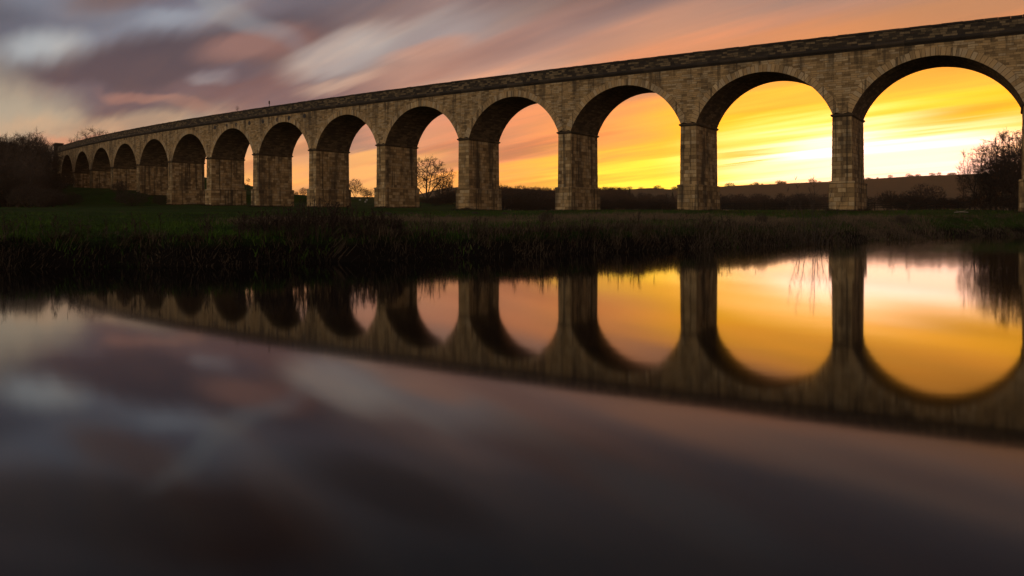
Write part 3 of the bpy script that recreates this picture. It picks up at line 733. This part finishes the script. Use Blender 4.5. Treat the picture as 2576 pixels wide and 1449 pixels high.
# willow saplings on the bank
def saplings(px, py0, D, items, label, name='willow_sapling'):
    x0, y0, _ = at(px, py0, D); z0 = ground(x0, y0) - .1
    t = empty(name, (x0, y0, z0)); tag(t, label, 'tree')
    g = np.random.default_rng(int(px)); big, fine = [[], [], [], []], [[], [], [], []]
    def seg(S, a, b_, ra, rb): S[0].append(a); S[1].append(b_); S[2].append(ra); S[3].append(rb)
    xs_ = [i_[0] * .35 for i_ in items]; seg(big, np.array([min(xs_) - .1, 0, .03]), np.array([max(xs_) + .1, 0, .03]), .05, .05)
    for dx, h, lean in items:
        seg(big, np.array([dx * .35, 0, .03]), np.array([dx * .35, .01, .09]), .05, .04)
        p = np.array([dx * .35, 0, 0.]); tip = np.array([dx + lean, g.uniform(-.5, .5), h]); n = 9; pr_ = p
        for k in range(1, n + 1):
            u = k / n; q = p + (tip - p) * u + np.array([.10 * math.sin(u * 5 + dx * 3), 0, 0]) * u + g.normal(0, .02, 3)
            seg(big, pr_, q, .021 * (1.08 - (k - 1) / n), .021 * (1.08 - u))
            if k > 2:
                for _ in range(4):
                    d = np.array([g.normal(0, .5), g.normal(0, .5), 1.0]); d /= np.linalg.norm(d); L = g.uniform(.3, .9) * (1.15 - u) * h * .28 + .15
                    m1 = q + d * L * .5; d2 = d + np.array([g.normal(0, .25), g.normal(0, .25), .3]); d2 /= np.linalg.norm(d2)
                    seg(fine, q, m1, .010, .008); seg(fine, m1, m1 + d2 * L * .6, .008, .004)
            pr_ = q
    A = lambda S, k: (np.array(S[0]), np.array(S[1]), np.array(S[2]), np.array(S[3]), k)
    link('stems', tubes_mesh('sapling_stems', [A(big, 6)]), M_BARK, t); link('twigs', tubes_mesh('sapling_twigs', [A(fine, 3)]), M_TWIG, t)
saplings(2046, 575, 46, [(-1.5, 3.6, -.1), (-.7, 4.3, -.25), (-.1, 4.0, -.1), (.15, 4.35, .1), (.55, 3.5, .3), (1.0, 3.0, .4), (-1.0, 2.6, -.3), (1.4, 2.4, .5), (.3, 2.8, .0)], 'clump of tall bare willow saplings on the bank before the sunlit pier')
saplings(2268, 570, 58, [(-.8, 2.6, -.1), (.3, 3.4, .1), (1.0, 2.4, .2), (-.2, 2.9, -.2)], 'thin bare saplings in rough grass right of the sunlit pier')
tree_px('bush', 'bramble_bush', 2026, 503, 139, 'compact dark bush behind the rail fence left of the sunlit pier', 'bush', wide=.62)

# ------------------------------------------------------------------ post and rail fence, sheep, log, molehills, rock
def beam(mb, a, b_, w, h):
    a = np.array(a, float); b_ = np.array(b_, float); d = b_ - a; d /= np.linalg.norm(d)
    side = np.cross(d, (0, 0, 1)) if abs(d[2]) < .9 else np.array([1., 0, 0]); side /= np.linalg.norm(side); up = np.cross(side, d)
    q = [side * w / 2 * i + up * h / 2 * j for i, j in ((-1, -1), (1, -1), (1, 1), (-1, 1))]
    A = [tuple(a + k) for k in q]; B_ = [tuple(b_ + k) for k in q]
    for i in range(4):
        j = (i + 1) % 4; mb.quad([A[i], A[j], B_[j], B_[i]])
    mb.quad(A[::-1]); mb.quad(B_)
def fence(pts, label):
    x0, y0 = pts[0]; org = (x0, y0, ground(x0, y0)); f = empty('rail_fence', org); tag(f, label, 'fence')
    P_ = []
    for (xa, ya), (xb, yb) in zip(pts[:-1], pts[1:]):
        n = max(1, round(math.hypot(xb - xa, yb - ya) / 2.7))
        P_ += [(xa + (xb - xa) * k / n, ya + (yb - ya) * k / n) for k in range(n)]
    P_.append(pts[-1]); G_ = [(x, y, ground(x, y)) for x, y in P_]
    for x, y, z_ in G_:
        mb = MB(); beam(mb, (x, y, z_ - .3), (x, y, z_ + 1.3 + random.uniform(-.05, .08)), .12, .12); mb.build('post', M_WOOD, f, (x, y, z_), org)
    for a, b_ in zip(G_[:-1], G_[1:]):
        for h in (.45, .82, 1.18):
            mb = MB(); ja, jb = random.uniform(-.03, .03), random.uniform(-.03, .03)
            beam(mb, (a[0], a[1] - .09, a[2] + h + ja), (b_[0], b_[1] - .09, b_[2] + h + jb), .04, .10); mb.build('rail', M_WOOD, f, a, org)
fence([at(1812, 0, 139)[:2], at(1960, 0, 136)[:2], at(2085, 0, 133)[:2], at(2200, 0, 130)[:2], at(2330, 0, 122)[:2], at(2440, 0, 112)[:2]], 'dark post and rail fence along the back of the meadow')
fence([at(735, 0, 300)[:2], at(790, 0, 296)[:2]], 'short pale fence seen in the gap between two piers')

def sheep(px, py, D, rz, label):
    x, y, _ = at(px, py, D); z_ = ground(x, y); t = empty('sheep', (x, y, z_), rz); t.scale = (.8, .8, .8); tag(t, label, 'sheep', 'sheep grazing in the far field')
    def skin(name, pts, edges, rad, mat):
        me = bpy.data.meshes.new(name); me.from_pydata(pts, edges, []); o = link(name, me, mat, t)
        md = o.modifiers.new('skin', 'SKIN'); 
        for v, r in zip(me.skin_vertices[0].data, rad): v.radius = (r, r)
        me.skin_vertices[0].data[0].use_root = True
        o.modifiers.new('sub', 'SUBSURF').render_levels = 1
    skin('body', [(0, 0, .62), (.28, 0, .63), (-.30, 0, .60), (.48, 0, .66), (.62, 0, .58), (.76, 0, .50), (.25, .13, .3), (.25, .13, .02), (.25, -.13, .3), (.25, -.13, .02), (-.26, .13, .34), (-.30, .13, .02), (-.26, -.13, .34), (-.30, -.13, .02), (-.42, 0, .56)],
         [(0, 1), (0, 2), (1, 3), (3, 4), (4, 5), (1, 6), (6, 7), (1, 8), (8, 9), (2, 10), (10, 11), (2, 12), (12, 13), (2, 14)], [.29, .28, .28, .16, .10, .06, .08, .045, .08, .045, .10, .045, .10, .045, .12], M_WOOL)
    mb = MB()
    for sg in (-1, 1): mb.quad([(.55, .06 * sg, .66), (.50, .20 * sg, .63), (.56, .19 * sg, .59)])
    mb.build('ears', M_FACE, t)
sheep(905, 505, 300, .3, 'white sheep grazing left of two others in the far field')
sheep(923, 507, 290, 2.8, 'white sheep grazing nearest the pier in the far field')
sheep(919, 512, 255, 1.2, 'small white sheep lying lowest in the far field')

x, y, _ = at(2420, 534, 92); z_ = ground(x, y)
g = np.random.default_rng(4)
lg = tubes_mesh('log', [(np.array([[-.9, 0, .12], [-.1, 0, .2], [.1, .02, .2], [-.4, 0, .15]]), np.array([[-.1, 0, .2], [.8, .1, .14], [.5, -.15, .5], [-.6, .2, .36]]), np.array([.06, .07, .03, .03]), np.array([.07, .04, .015, .015]), 9)])
tag(link('driftwood_log', lg, M_LOG, loc=(x, y, z_)), 'pale bleached log lying in grass below the tall clump', 'log')

for k, (px, py, w_) in enumerate([(941, 533, 1.1), (974, 541, 1.3), (1035, 538, .8), (1195, 537, .9), (1270, 537.5, .8), (1504, 538, 1.0), (1585, 541, .7), (1697, 542, .8), (1640, 548, .6), (306, 533, .9), (1130, 546, .8)]):
    # march the sight line to the ground
    D = 40.0
    while D < 118:
        x, y, zz = at(px, py, D)
        if zz < ground(x, y): break
        D += .5
    D = min(D, 100); x, y, _ = at(px, py, D); z_ = ground(x, y)
    g = np.random.default_rng(k); V = [(0, 0, .22 * w_)]; Fl = []; lc = []
    for j, (r, h) in enumerate(((.25, .17), (.42, .07), (.58, -.04))):
        for a in range(12):
            rr = r * w_ * g.uniform(.8, 1.2); V.append((rr * math.cos(a * math.pi / 6), rr * math.sin(a * math.pi / 6), h * w_ * g.uniform(.7, 1.2) if h > 0 else h))
    for a in range(12):
        b2 = (a + 1) % 12; Fl += [0, 1 + a, 1 + b2]; lc.append(3)
        for j in (0, 1): Fl += [1 + j * 12 + a, 13 + j * 12 + a, 13 + j * 12 + b2, 1 + j * 12 + b2]; lc.append(4)
    tag(link('molehill', np_mesh('molehill', V, Fl, lc), M_SOIL, loc=(x, y, z_)), 'dark molehill of bare soil on the green meadow', 'molehill', 'molehills on the meadow')

# ------------------------------------------------------------------ grass and weeds on the far bank
def blades(name, base, h, lean, width, tone, mat):
    n = len(base); a = rng.random(n) * math.pi
    wv = np.stack([np.cos(a), np.sin(a), np.zeros(n)], 1) * width[:, None] / 2
    p1 = base + lean * (.35 * h)[:, None]; p1[:, 2] = base[:, 2] + h * .6
    p2 = base + lean * h[:, None]; p2[:, 2] = base[:, 2] + h * (1 - .28 * np.minimum(1.2, np.hypot(lean[:, 0], lean[:, 1])))
    V = np.stack([base - wv, base + wv, p1 + wv * .8, p1 - wv * .8, p2], 1).reshape(-1, 3)
    b0 = np.arange(n) * 5
    F_ = np.stack([b0, b0 + 1, b0 + 2, b0 + 3, b0 + 3, b0 + 2, b0 + 4], 1)
    me = np_mesh(name, V, F_, np.tile([4, 3], n), np.repeat(tone, 2))
    return link(name, me, mat)
def along_bank(t):
    seg = np.hypot(*(BANK[1:] - BANK[:-1]).T); cum = np.concatenate([[0], np.cumsum(seg)])
    return np.interp(t, cum, BANK[:, 0]), np.interp(t, cum, BANK[:, 1]), cum
seg = np.hypot(*(BANK[1:] - BANK[:-1]).T); cum = np.concatenate([[0], np.cumsum(seg)])
t_lo, t_hi = cum[2] - 4, cum[13] + 6
nt_ = 2300
tt = rng.uniform(0, 1, nt_) ** 1.25 * (t_hi - t_lo) + t_lo
off = np.abs(rng.normal(0, 1.5, nt_)) - .25 + (rng.random(nt_) < .12) * rng.uniform(1, 6, nt_)
bx = np.interp(tt, cum, BANK[:, 0]); by = np.interp(tt, cum, BANK[:, 1])
tx = np.interp(tt + .5, cum, BANK[:, 0]) - bx; ty = np.interp(tt + .5, cum, BANK[:, 1]) - by; tl = np.hypot(tx, ty)
cxs = bx - ty / tl * off; cys = by + tx / tl * off
cnt = 44
size = rng.uniform(.18, .64, nt_) * np.where(off > 2.2, .6, 1.0)
wavy = .5 + .5 * np.sin(tt * .55 + 1.2 * np.sin(tt * .23)) * np.sin(tt * .19 + 2)
size = size * (1 - .45 * sstep(4, 26, cxs)) * (.35 + .95 * wavy) * rng.uniform(.6, 1.35, nt_)
ctone = np.clip(rng.normal(.22, .2, nt_) + .45 * sstep(-8, 26, cxs), 0, 1)
clean = rng.normal(0, .65, (nt_, 2)) + np.array([.35, -.3])
X_ = np.repeat(cxs, cnt) + rng.normal(0, .22, nt_ * cnt); Y_ = np.repeat(cys, cnt) + rng.normal(0, .22, nt_ * cnt)
Z_ = zg(X_, Y_); keep = Z_ > -.25
hh = np.repeat(size, cnt) * rng.uniform(.4, 1.05, nt_ * cnt)
ln = np.repeat(clean, cnt, 0) + rng.normal(0, .38, (nt_ * cnt, 2)); ln = np.concatenate([ln, np.zeros((len(ln), 1))], 1)
tn = np.clip(np.repeat(ctone, cnt) + rng.normal(0, .15, nt_ * cnt), 0, 1)
o = blades('bank_grass', np.stack([X_, Y_, Z_ - .03], 1)[keep], hh[keep], ln[keep], rng.uniform(.012, .03, nt_ * cnt)[keep], tn[keep], M_DRY)
tag(o, 'dry straw coloured grass tussocks hanging over the far river bank', 'grass', kind='stuff')
# short tufts on the meadow
n = 60000
a_ = rng.uniform(-.72, .72, n); D_ = 24 + (rng.random(n) ** 1.5) * 85
X_ = a_ * D_; Y_ = D_; ok = pl_dist(X_, Y_, BANK) > .8
X_, Y_ = X_[ok], Y_[ok]; n = len(X_)
patch = .5 + .5 * np.sin(X_ * .5 + 1.3 * np.sin(Y_ * .21)) * np.sin(Y_ * .33 + X_ * .11)
o = blades('meadow_grass', np.stack([X_, Y_, zg(X_, Y_) - .02], 1), rng.uniform(.07, .20, n) * (1 + .8 * patch), np.concatenate([rng.normal(.1, .4, (n, 2)), np.zeros((n, 1))], 1), rng.uniform(.02, .05, n), np.clip(patch + rng.normal(0, .25, n), 0, 1), M_TUFT)
tag(o, 'short green grass tufts covering the meadow', 'grass', kind='stuff')
# pale rough grass strips on the meadow
strips_ = [(1390, 1820, 548, 9, 2600), (600, 860, 562, 8, 1600), (2110, 2330, 556, 9, 2300), (2400, 2576, 572, 14, 3200), (1830, 2010, 560, 10, 1500), (870, 1390, 556, 9, 2000)]
B_, T_ = [], []
for p0_, p1_, py, sp_, cnt_ in strips_:
    px = (p0_ + p1_) / 2 + rng.normal(0, .30, cnt_) * (p1_ - p0_); pyv = py + rng.normal(0, sp_ * .5, cnt_)
    for a, b2 in zip(px, pyv):
        k = (a - CX) / F0
        lo, hi = 24.0, 100.0
        for _ in range(9):
            m_ = (lo + hi) / 2
            zl = CAMZ + (YH - b2) / F0 * m_
            gz = np.interp(m_, RT[:, 0], RT[:, 1])
            if zl > gz: lo = m_
            else: hi = m_
        B_.append((k * lo, lo)); T_.append(rng.uniform(.45, 1))
bkx = [0, 500, 1000, 1350, 1817, 2050, 2284, 2450, 2576, 2700]; bkd = [22.9, 24.5, 28.5, 32, 40.5, 42, 53, 64, 69.5, 76]
for _ in range(6500):
    px = rng.uniform(1750, 2680) if _ < 5200 else rng.uniform(900, 1800); D = np.interp(px, bkx, bkd) + .4 + rng.exponential(5.5)
    B_.append(((px - CX) / F0 * D, D)); T_.append(rng.beta(1.3, 2.2))
for i in range(-1, 9):
    for _ in range(420):
        u_ = rng.uniform(-1, 1)
        q = (i * P + u_ * (PB + .9), FACE - .3 - abs(rng.normal(0, .35))) if rng.random() < .6 else (i * P - PB - .5 - abs(rng.normal(0, .3)), rng.uniform(FACE, W))
        B_.append(sn(*q)); T_.append(rng.uniform(.0, .55))
B_ = np.array(B_); okb = pl_dist(B_[:, 0], B_[:, 1], BANK) > .6; B_ = B_[okb]; T_ = np.array(T_)[okb]; n = len(B_)
rep = 5; B_ = np.repeat(B_, rep, 0) + rng.normal(0, .18, (n * rep, 2)); n *= rep
o = blades('rough_grass', np.stack([B_[:, 0], B_[:, 1], zg(B_[:, 0], B_[:, 1]) - .02], 1), rng.uniform(.15, .42, n) * (.5 + 1.1 * (.5 + .5 * np.sin(B_[:, 0] * 1.1 + 2 * np.sin(B_[:, 1] * .37)) * np.sin(B_[:, 1] * .8 + B_[:, 0] * .3))), np.concatenate([rng.normal(.15, .35, (n, 2)), np.zeros((n, 1))], 1), rng.uniform(.012, .028, n), np.repeat(T_, rep), M_DRY)
tag(o, 'strips of pale bleached rough grass along the meadow edge', 'grass', kind='stuff')
# tall dead weeds
P0, P1, R0, R1, sd = [], [], [], [], []
def weed(x, y, h):
    z0 = ground(x, y) - .05; p = np.array([x, y, z0]); l = rng.normal(0, .10, 2); q = p + (l[0] * h, l[1] * h, h)
    mid = p + (q - p) * .5 + np.array([*rng.normal(0, .03, 2), 0])
    for a, b2, r0, r1 in ((p, mid, .011, .009), (mid, q, .009, .005)): P0.append(a); P1.append(b2); R0.append(r0); R1.append(r1)
    for k in range(rng.integers(6, 14)):
        u = rng.uniform(.35, 1.0); a = p + (q - p) * u; d = np.array([rng.normal(0, .5), rng.normal(0, .5), .8]); b2 = a + d * rng.uniform(.08, .26) * (1.25 - u * .6)
        P0.append(a); P1.append(b2); R0.append(.006); R1.append(.014 if rng.random() < .6 else .004)
for k in range(520):
    px = rng.uniform(600, 1010) if k < 330 else rng.uniform(-40, 2560)
    w_ = (1 if k < 330 else .62)
    D = float(np.interp(px, [0, 500, 1000, 1350, 1817, 2050, 2284, 2450, 2576], [24, 25.5, 29.5, 33, 42, 43, 54, 66, 71])) + abs(rng.normal(0, 1.3))
    x, y, _ = at(px, 0, D); edge = 1 - .45 * abs(px - 800) / 210 if k < 330 else 1
    weed(x, y, rng.uniform(.7, 1.5) * w_ * edge)
me = tubes_mesh('tall_weeds', [(np.array(P0), np.array(P1), np.array(R0), np.array(R1), 3)])
at_ = me.attributes.new('tone', 'FLOAT', 'FACE'); at_.data.foreach_set('value', np.repeat(rng.random(len(me.polygons) // 3 + 1), 3)[:len(me.polygons)].astype(np.float32))
tag(link('tall_weeds', me, M_WEED), 'tall dead weed stems with seed heads crowding the far bank', 'weeds', kind='stuff')

# ------------------------------------------------------------------ sky
world = bpy.data.worlds.new('World'); SC.world = world; world.use_nodes = True
nt = NT(world.node_tree); bg = world.node_tree.nodes['Background']
SUN_AZ, SUN_EL = math.atan2(2262 - CX, F0), R(1.3)
tc = nt.node('ShaderNodeTexCoord').outputs['Generated']
d = nt.vmath('NORMALIZE', tc)
sx = nt.node('ShaderNodeSeparateXYZ'); nt.put(sx.inputs[0], d); dx, dy, dz = sx.outputs
az = nt.math('ARCTAN2', dx, dy); el = nt.math('ARCSINE', dz)
# drifting cloud streaks: a flat cloud sheet seen from below, drawn out along the wind
inv = nt.math('DIVIDE', 1.0, nt.math('ADD', nt.math('MAXIMUM', dz, 0.0), .055))
pl = nt.node('ShaderNodeCombineXYZ'); nt.put(pl.inputs[0], nt.math('MULTIPLY', dx, inv)); nt.put(pl.inputs[1], nt.math('MULTIPLY', dy, inv))
WIND = math.atan2(-100 - CX, F0)
strk = nt.mapping(pl.outputs[0], rot=(0, 0, WIND), scale=(1, 1, 1))       # y runs along the wind
n1, c1 = nt.noise(nt.mapping(strk, scale=(1.15, .22, 1)), 1.0, 4, .5)
n2, c2 = nt.noise(nt.mapping(strk, loc=(7, 3, 0), scale=(3.2, .35, 1)), 1.0, 4, .55)
n3, c3 = nt.noise(nt.mapping(strk, loc=(17, 9, 0), scale=(.55, .16, 1)), 1.0, 3, .5)
cmb = nt.node('ShaderNodeCombineXYZ'); nt.put(cmb.inputs[0], az); nt.put(cmb.inputs[1], el)
warp = nt.vmath('SCALE', nt.vmath('SUBTRACT', c1, (.5, .5, .5)), .075)
warp2 = nt.vmath('SCALE', nt.vmath('SUBTRACT', c2, (.5, .5, .5)), .04)
uv = nt.vmath('ADD', nt.vmath('ADD', cmb.outputs[0], warp), warp2)
uv = nt.vmath('MULTIPLY', uv, (1, 1, 0))
def lin(c): return tuple(((v / 255) / 12.92 if v <= 10.3 else (((v / 255) + .055) / 1.055) ** 2.4) for v in c)
es = nt.math('DIVIDE', el, R(90))
base = nt.ramp(nt.math('MAXIMUM', es, 0), [(0, lin((226, 152, 92))), (.03, lin((216, 150, 100))), (.07, lin((178, 132, 112))), (.12, lin((140, 118, 112))), (.17, lin((114, 104, 108))), (.26, lin((82, 83, 90))), (.34, lin((80, 80, 86))), (.5, lin((86, 84, 88))), (1, lin((110, 110, 118)))])
col = base
def splat(px, py, sx_, sy_, rot, c, op, vec=None):
    global col
    a = math.atan2(px - CX, F0); e = math.atan2(YH - py, math.hypot(F0, px - CX))
    ma = nt.node('ShaderNodeVectorMath', operation='MULTIPLY_ADD')      # the tiny term only fixes the order in which the clouds are evaluated
    nt.put(ma.inputs[0], col); ma.inputs[1].default_value = (1e-9, 1e-9, 1e-9); nt.put(ma.inputs[2], uv)
    v = nt.mapping(ma.outputs[0], loc=(a, e, 0), rot=(0, 0, R(rot)), scale=(sx_ / F0, sy_ / F0, 1), typ='TEXTURE')
    w = nt.maprange(nt.vmath('LENGTH', v), .45, 1.5, op, 0, 'SMOOTHSTEP')
    col = nt.mix(w, col, lin(c) if max(c) <= 255 else tuple(q * 1.0 for q in c))
SPL = [
 (-100, 330, 560, 150, 0, (168, 155, 134), 1.0), (300, 400, 420, 70, 0, (174, 152, 126), .8), (240, 30, 460, 100, 10, (114, 121, 135), .92),
 (-20, 110, 120, 90, 10, (68, 72, 85), .75), (130, 72, 120, 26, 12, (98, 102, 115), .6), (105, 138, 85, 46, 24, (164, 169, 172), .9), (40, 225, 110, 45, 0, (160, 158, 150), .7),
 (480, 42, 120, 24, 20, (150, 156, 166), .6),
 (800, 12, 240, 44, 12, (104, 98, 107), .85), (1130, 25, 200, 50, 18, (136, 118, 118), .8),
 (450, 150, 400, 60, 17, (74, 69, 79), 1.0), (400, 218, 320, 60, 4, (82, 72, 80), 1.0), (240, 262, 170, 34, -6, (102, 90, 97), .9), (700, 235, 290, 46, 9, (116, 94, 97), .88),
 (650, 115, 125, 38, 14, (150, 112, 104), .75), (525, 212, 45, 20, 20, (142, 134, 136), .7), (590, 190, 90, 24, 10, (110, 100, 108), .5), (370, 6, 120, 24, 8, (102, 99, 112), .7),
 (345, 258, 70, 13, -8, (170, 122, 106), .45), (435, 282, 90, 14, -8, (166, 122, 106), .4),
 (165, 342, 90, 16, 0, (190, 128, 104), .7),
 (850, 132, 130, 38, 24, (172, 168, 166), .8), (1010, 105, 200, 34, 20, (182, 174, 168), .6), (1240, 55, 240, 36, 16, (184, 172, 166), .6), (1060, 118, 110, 18, 16, (214, 158, 130), .6), (930, 34, 150, 34, 14, (112, 100, 104), .8), (860, 200, 100, 14, 16, (206, 172, 150), .6),
 (1190, 135, 260, 44, 14, (178, 134, 118), .85), (1460, 60, 300, 70, 16, (164, 132, 122), .8), (1560, 150, 360, 55, 10, (186, 140, 120), .7), (1250, 195, 260, 30, 10, (206, 158, 132), .6),
 (1900, 90, 420, 110, 8, (200, 133, 96), .85), (1800, 20, 300, 60, 12, (190, 140, 116), .6), (2420, 60, 440, 100, 5, (208, 134, 86), .95), (2560, -40, 300, 60, 5, (168, 122, 92), .7),
 (820, 470, 420, 60, 0, (250, 176, 98), .9), (690, 400, 300, 50, 0, (226, 160, 110), .7), (1090, 430, 220, 70, 0, (244, 178, 104), .8),
 (930, 370, 120, 26, 4, (156, 120, 110), .8), (1080, 345, 150, 50, 0, (204, 140, 112), .8), (1330, 370, 230, 90, 3, (214, 138, 98), .9), (1330, 455, 260, 40, 0, (252, 168, 78), .9),
 (1620, 310, 260, 80, 5, (240, 152, 84), .9), (1600, 400, 240, 40, 2, (255, 178, 62), .8),
 (1960, 350, 300, 140, 3, (255, 176, 22), .94), (1950, 215, 220, 55, 8, (255, 164, 78), .9), (2400, 300, 460, 120, 3, (255, 176, 4), .97), (2400, 195, 440, 60, 5, (255, 168, 60), .92), (1610, 452, 260, 34, 0, (255, 224, 60), .8), (1600, 405, 240, 22, 2, (255, 206, 60), .7),
]
SPL += [(330, -30, 140, 45, 20, (104, 86, 84), .7), (560, -230, 260, 90, 15, (66, 50, 48), .8), (560, 0, 200, 30, -30, (132, 136, 142), .5), (1000, -130, 260, 60, 20, (62, 58, 62), .7), (1500, -60, 320, 50, 15, (120, 92, 84), .6),
 (200, -180, 300, 70, 15, (74, 72, 76), .7), (2300, -100, 420, 70, 8, (140, 120, 114), .85), (2100, -215, 560, 80, 12, (92, 90, 97), .7), (1700, -160, 240, 40, 18, (104, 104, 108), .6)]
SPL += [(20, 290, 130, 70, 0, (170, 158, 138), .9), (160, 316, 190, 30, -3, (172, 154, 132), .8), (150, 335, 240, 40, 0, (180, 156, 130), .8), (330, 332, 200, 18, -4, (188, 158, 130), .6), (170, 345, 70, 14, 0, (196, 134, 108), .6)]
for s_ in SPL: splat(*s_)
# added fill glow in the unseen sky behind the viewer, aimed at the masonry
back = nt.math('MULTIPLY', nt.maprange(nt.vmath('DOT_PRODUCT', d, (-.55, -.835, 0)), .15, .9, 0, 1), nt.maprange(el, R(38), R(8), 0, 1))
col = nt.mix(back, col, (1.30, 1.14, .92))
# streaks modulate everything
col = nt.mix(nt.maprange(n2, .42, .74, 0, .75), col, nt.mix(1.0, col, (1.36, 1.13, .95), 'MULTIPLY'))
col = nt.mix(nt.maprange(n1, .50, .36, 0, .6), col, nt.mix(1.0, col, (.62, .58, .66), 'MULTIPLY'))
k = nt.math('ADD', .90, nt.math('MULTIPLY', nt.math('ADD', n1, nt.math('MULTIPLY', n2, .5)), .30))
col = nt.mix(1.0, col, nt.vmath('SCALE', (1, 1, 1), k), 'MULTIPLY')
# glow of the low sun behind cloud bars
def blob(px, py, sx_, sy_, rot=0, vec=None, lo=0.0, hi=1.6):
    a = math.atan2(px - CX, F0); e = math.atan2(YH - py, math.hypot(F0, px - CX))
    v = nt.mapping(uv if vec is None else vec, loc=(a, e, 0), rot=(0, 0, R(rot)), scale=(sx_ / F0, sy_ / F0, 1), typ='TEXTURE')
    return nt.maprange(nt.vmath('LENGTH', v), lo, hi, 1, 0)
g1 = blob(2220, 425, 500, 205, 0, None, .2, 1.5); g2 = blob(2225, 398, 440, 102, 0, None, .35, 1.25); g3 = blob(1700, 450, 240, 50)
bars = nt.math('SUBTRACT', 1.0, nt.math('MULTIPLY', nt.maprange(n3, .42, .62, 0, 1), .55))
for px, py, sx_, sy_, rot, op in ((1925, 282, 170, 17, 7, .85), (1880, 372, 130, 9, 6, .8), (2460, 285, 170, 24, 4, .85), (2370, 205, 260, 30, 8, .85), (1700, 445, 120, 6, 2, .7), (1640, 388, 90, 9, 3, .7), (2420, 165, 300, 30, 6, .6), (1960, 225, 160, 20, 8, .7)):
    bars = nt.math('MULTIPLY', bars, nt.math('SUBTRACT', 1.0, nt.math('MULTIPLY', blob(px, py, sx_, sy_, rot), op)))
def addc(w, c):
    global col
    n = nt.mix(1.0, col, nt.mix(1.0, (*c, 1), nt.vmath('SCALE', (1, 1, 1), w), 'MULTIPLY'), 'ADD'); col = n
g4 = blob(2235, 402, 330, 80, 0, None, .3, 1.3)
addc(nt.math('MULTIPLY', g4, bars), (.8, .6, 1.15))
addc(nt.math('MULTIPLY', g1, bars), (1.0, .44, .006)); addc(nt.math('MULTIPLY', g2, bars), (1.0, .76, .68)); addc(nt.math('MULTIPLY', g3, bars), (.4, .26, .01))
thick = nt.math('MINIMUM', nt.math('DIVIDE', 190.0, nt.math('MAXIMUM', dz, .02)), 6000.0)
col = nt.mix(1.0, col, nt.vmath('SCALE', (1, 1, 1), nt.math('EXPONENT', nt.math('MULTIPLY', thick, .85e-4))), 'MULTIPLY')
# below the horizon the world is dark earth
col = nt.mix(nt.maprange(el, R(-1.5), R(-.2), 1, 0), col, (.02, .016, .012))
sky = nt.node('ShaderNodeTexSky', sky_type='NISHITA'); sky.sun_disc = False; sky.sun_elevation = SUN_EL; sky.sun_rotation = SUN_AZ
nish = nt.vmath('SCALE', sky.outputs[0], .002)
col = nt.mix(1.0, col, nish, 'ADD')
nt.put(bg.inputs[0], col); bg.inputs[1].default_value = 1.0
try: world.cycles.sampling_method = 'MANUAL'; world.cycles.sample_map_resolution = 1024
except Exception: pass

sl = bpy.data.lights.new('sun', 'SUN'); sl.energy = 2.0; sl.angle = R(.6); sl.color = (1, .62, .28)
so = bpy.data.objects.new('sun', sl); C.objects.link(so)
so.rotation_euler = Vector((-math.sin(SUN_AZ) * math.cos(SUN_EL), -math.cos(SUN_AZ) * math.cos(SUN_EL), -math.sin(SUN_EL))).to_track_quat('-Z', 'Y').to_euler()

hz = bpy.data.materials.new('evening_haze'); hz.use_nodes = True; tr = hz.node_tree
tr.nodes.remove(tr.nodes['Principled BSDF']); pv = tr.nodes.new('ShaderNodeVolumePrincipled')
pv.inputs['Color'].default_value = (.98, .60, .28, 1); pv.inputs['Density'].default_value = 1.2e-4; pv.inputs['Anisotropy'].default_value = .55
tr.links.new(pv.outputs[0], tr.nodes['Material Output'].inputs['Volume'])
hb = MB(); x0, x1, y0, y1, z0, z1 = -5200, 5200, -800, 6300, -3.0, 190
cs = [(x, y, z) for z in (z0, z1) for x, y in ((x0, y0), (x1, y0), (x1, y1), (x0, y1))]
for q in ((3, 2, 1, 0), (4, 5, 6, 7), (0, 1, 5, 4), (1, 2, 6, 5), (2, 3, 7, 6), (3, 0, 4, 7)): hb.quad([cs[i] for i in q])
hme = bpy.data.meshes.new('haze'); hme.from_pydata(cs, [], [(3, 2, 1, 0), (4, 5, 6, 7), (0, 1, 5, 4), (1, 2, 6, 5), (2, 3, 7, 6), (3, 0, 4, 7)])
tag(link('haze', hme, hz), 'thin warm evening haze lying over the whole valley', 'haze', kind='stuff')

# ------------------------------------------------------------------ camera and render settings
cd = bpy.data.cameras.new('camera'); cam = bpy.data.objects.new('camera', cd); C.objects.link(cam)
cam.location = (0, 0, CAMZ); cam.rotation_euler = (R(90), 0, 0)
cd.sensor_width = 36; cd.lens = 36 * F0 / 2576; cd.shift_y = -(724.5 - YH) / 2576; cd.clip_start = .1; cd.clip_end = 20000
SC.camera = cam
SC.view_settings.view_transform = 'Standard'; SC.view_settings.look = 'None'; SC.view_settings.exposure = 0; SC.view_settings.gamma = 1
SC.render.engine = 'CYCLES'
SC.cycles.use_denoising = True
SC.cycles.max_bounces = 6
